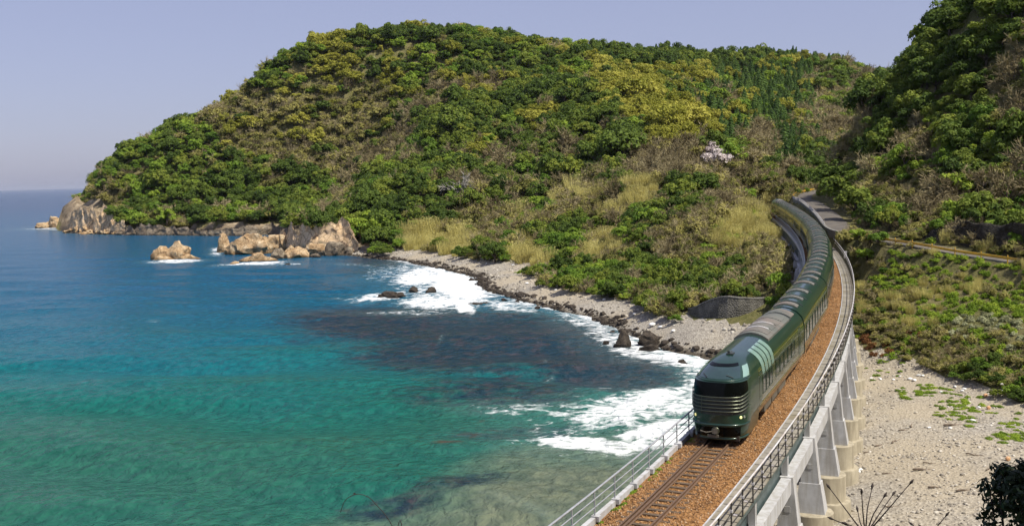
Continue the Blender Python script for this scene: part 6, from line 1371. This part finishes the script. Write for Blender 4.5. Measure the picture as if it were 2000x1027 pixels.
# bare shoots
def shoots(name, base_px, D, tips_px, label):
    b = aty(*base_px, D); z0 = float(samp(GZ, b[0], b[1])); e = empty(name, (b[0], b[1], z0)); tag(e, label, 'twigs'); mb = MB(); h0 = b[2] - z0
    mb.tube([(0, 0, -0.05), (0.01, 0.01, h0 * 0.5), (0, 0, h0)], [0.012, 0.010, 0.008], 6); obj('stem', mb.mesh('stem', [M['darktwig']], True), e)
    for (a, c, dd) in tips_px:
        t = aty(a, c, D + dd) - np.array([b[0], b[1], z0]); o0 = np.array([0, 0, h0]); mid = (o0 + t) / 2 + np.array([0, 0, 0.012]) + g.normal(0, .006, 3)
        m1 = MB(); m1.tube([o0, mid, t], [0.0050, 0.0036, 0.0026], 5); d = (t - mid) / np.linalg.norm(t - mid)
        m1.tube([t - d * 0.012, t + d * 0.012, t + d * 0.034], [0.0026, 0.0085, 0.001], 6); obj('shoot', m1.mesh('shoot', [M['darktwig']], True), e)
shoots('bare_shoots', (1690, 1045), 6.0, [(1620, 952, .1), (1683, 962, -.1), (1703, 952, .1), (1727, 969, 0), (1744, 965, .15), (1778, 943, -.1), (1675, 996, .1), (1653, 1022, 0), (1626, 1013, .1)], 'fan of thin bare dark shoots with pointed buds at the bottom edge')
shoots('bare_shoots', (1815, 1050), 6.2, [(1848, 1006, 0), (1782, 1024, .1), (1800, 1030, 0)], 'single curved bare shoot left of the dark bush')
pts = [aty(a, b, 6.4) for a, b in [(790, 1100), (772, 1040), (755, 1008), (735, 985), (720, 970), (700, 964), (683, 969), (672, 980), (665, 1000)]]
z0 = float(samp(GZ, pts[0][0], pts[0][1])); e = empty('arching_bramble', (pts[0][0], pts[0][1], z0)); tag(e, 'thin arching bramble stem curving over the turquoise water at the bottom', 'twigs'); off = np.array([pts[0][0], pts[0][1], z0])
mb = MB(); P3 = polyline(np.array([np.array([pts[0][0], pts[0][1], z0])] + pts) - off, 0.03); mb.tube(P3, list(np.linspace(0.006, 0.002, len(P3))), 5); obj('stem', mb.mesh('stem', [M['darktwig']], True), e)
v, f = leaf_quads(P3[[len(P3) * 3 // 4, len(P3) - 6]] + 0.005, np.array([[0, -1, .3], [.3, -1, 0]]), 0.012, g); obj('leaf', npmesh('leaf', v, f, [M['darktwig']]), e)
# unseen tree added sunward of the bush to shade it
sx0 = Vector(bc) + SUN * 5.2; tz0 = float(samp(GZ, sx0.x, sx0.y)); e = empty('added_shade_tree', (sx0.x, sx0.y, tz0)); hh = sx0.z - tz0; e.scale = (2.0, 2.0, hh / 0.85); obj('crown', MODEL['E'][0][0], e); obj('trunk', MODEL['E'][0][1], e); tag(e, 'unseen evergreen tree added beside the viewpoint to shade the dark bush', 'tree')

# ---------------------------------------------------------------- sea haze
hm = bpy.data.materials.new('sea_haze'); hm.use_nodes = True; hn = hm.node_tree.nodes; hn.clear()
pv = hn.new('ShaderNodeVolumePrincipled'); pv.inputs['Color'].default_value = (0.80, 0.86, 1.0, 1); pv.inputs['Density'].default_value = 0.000022; pv.inputs['Anisotropy'].default_value = 0.2
ho = hn.new('ShaderNodeOutputMaterial'); hm.node_tree.links.new(pv.outputs[0], ho.inputs['Volume'])
mb = MB(); mb.box((0, 29800, 66), (92000, 61000, 152)); tag(obj('haze', mb.mesh('haze', [hm])), 'thin pale sea haze over the bay and headland', 'haze', kind='stuff')
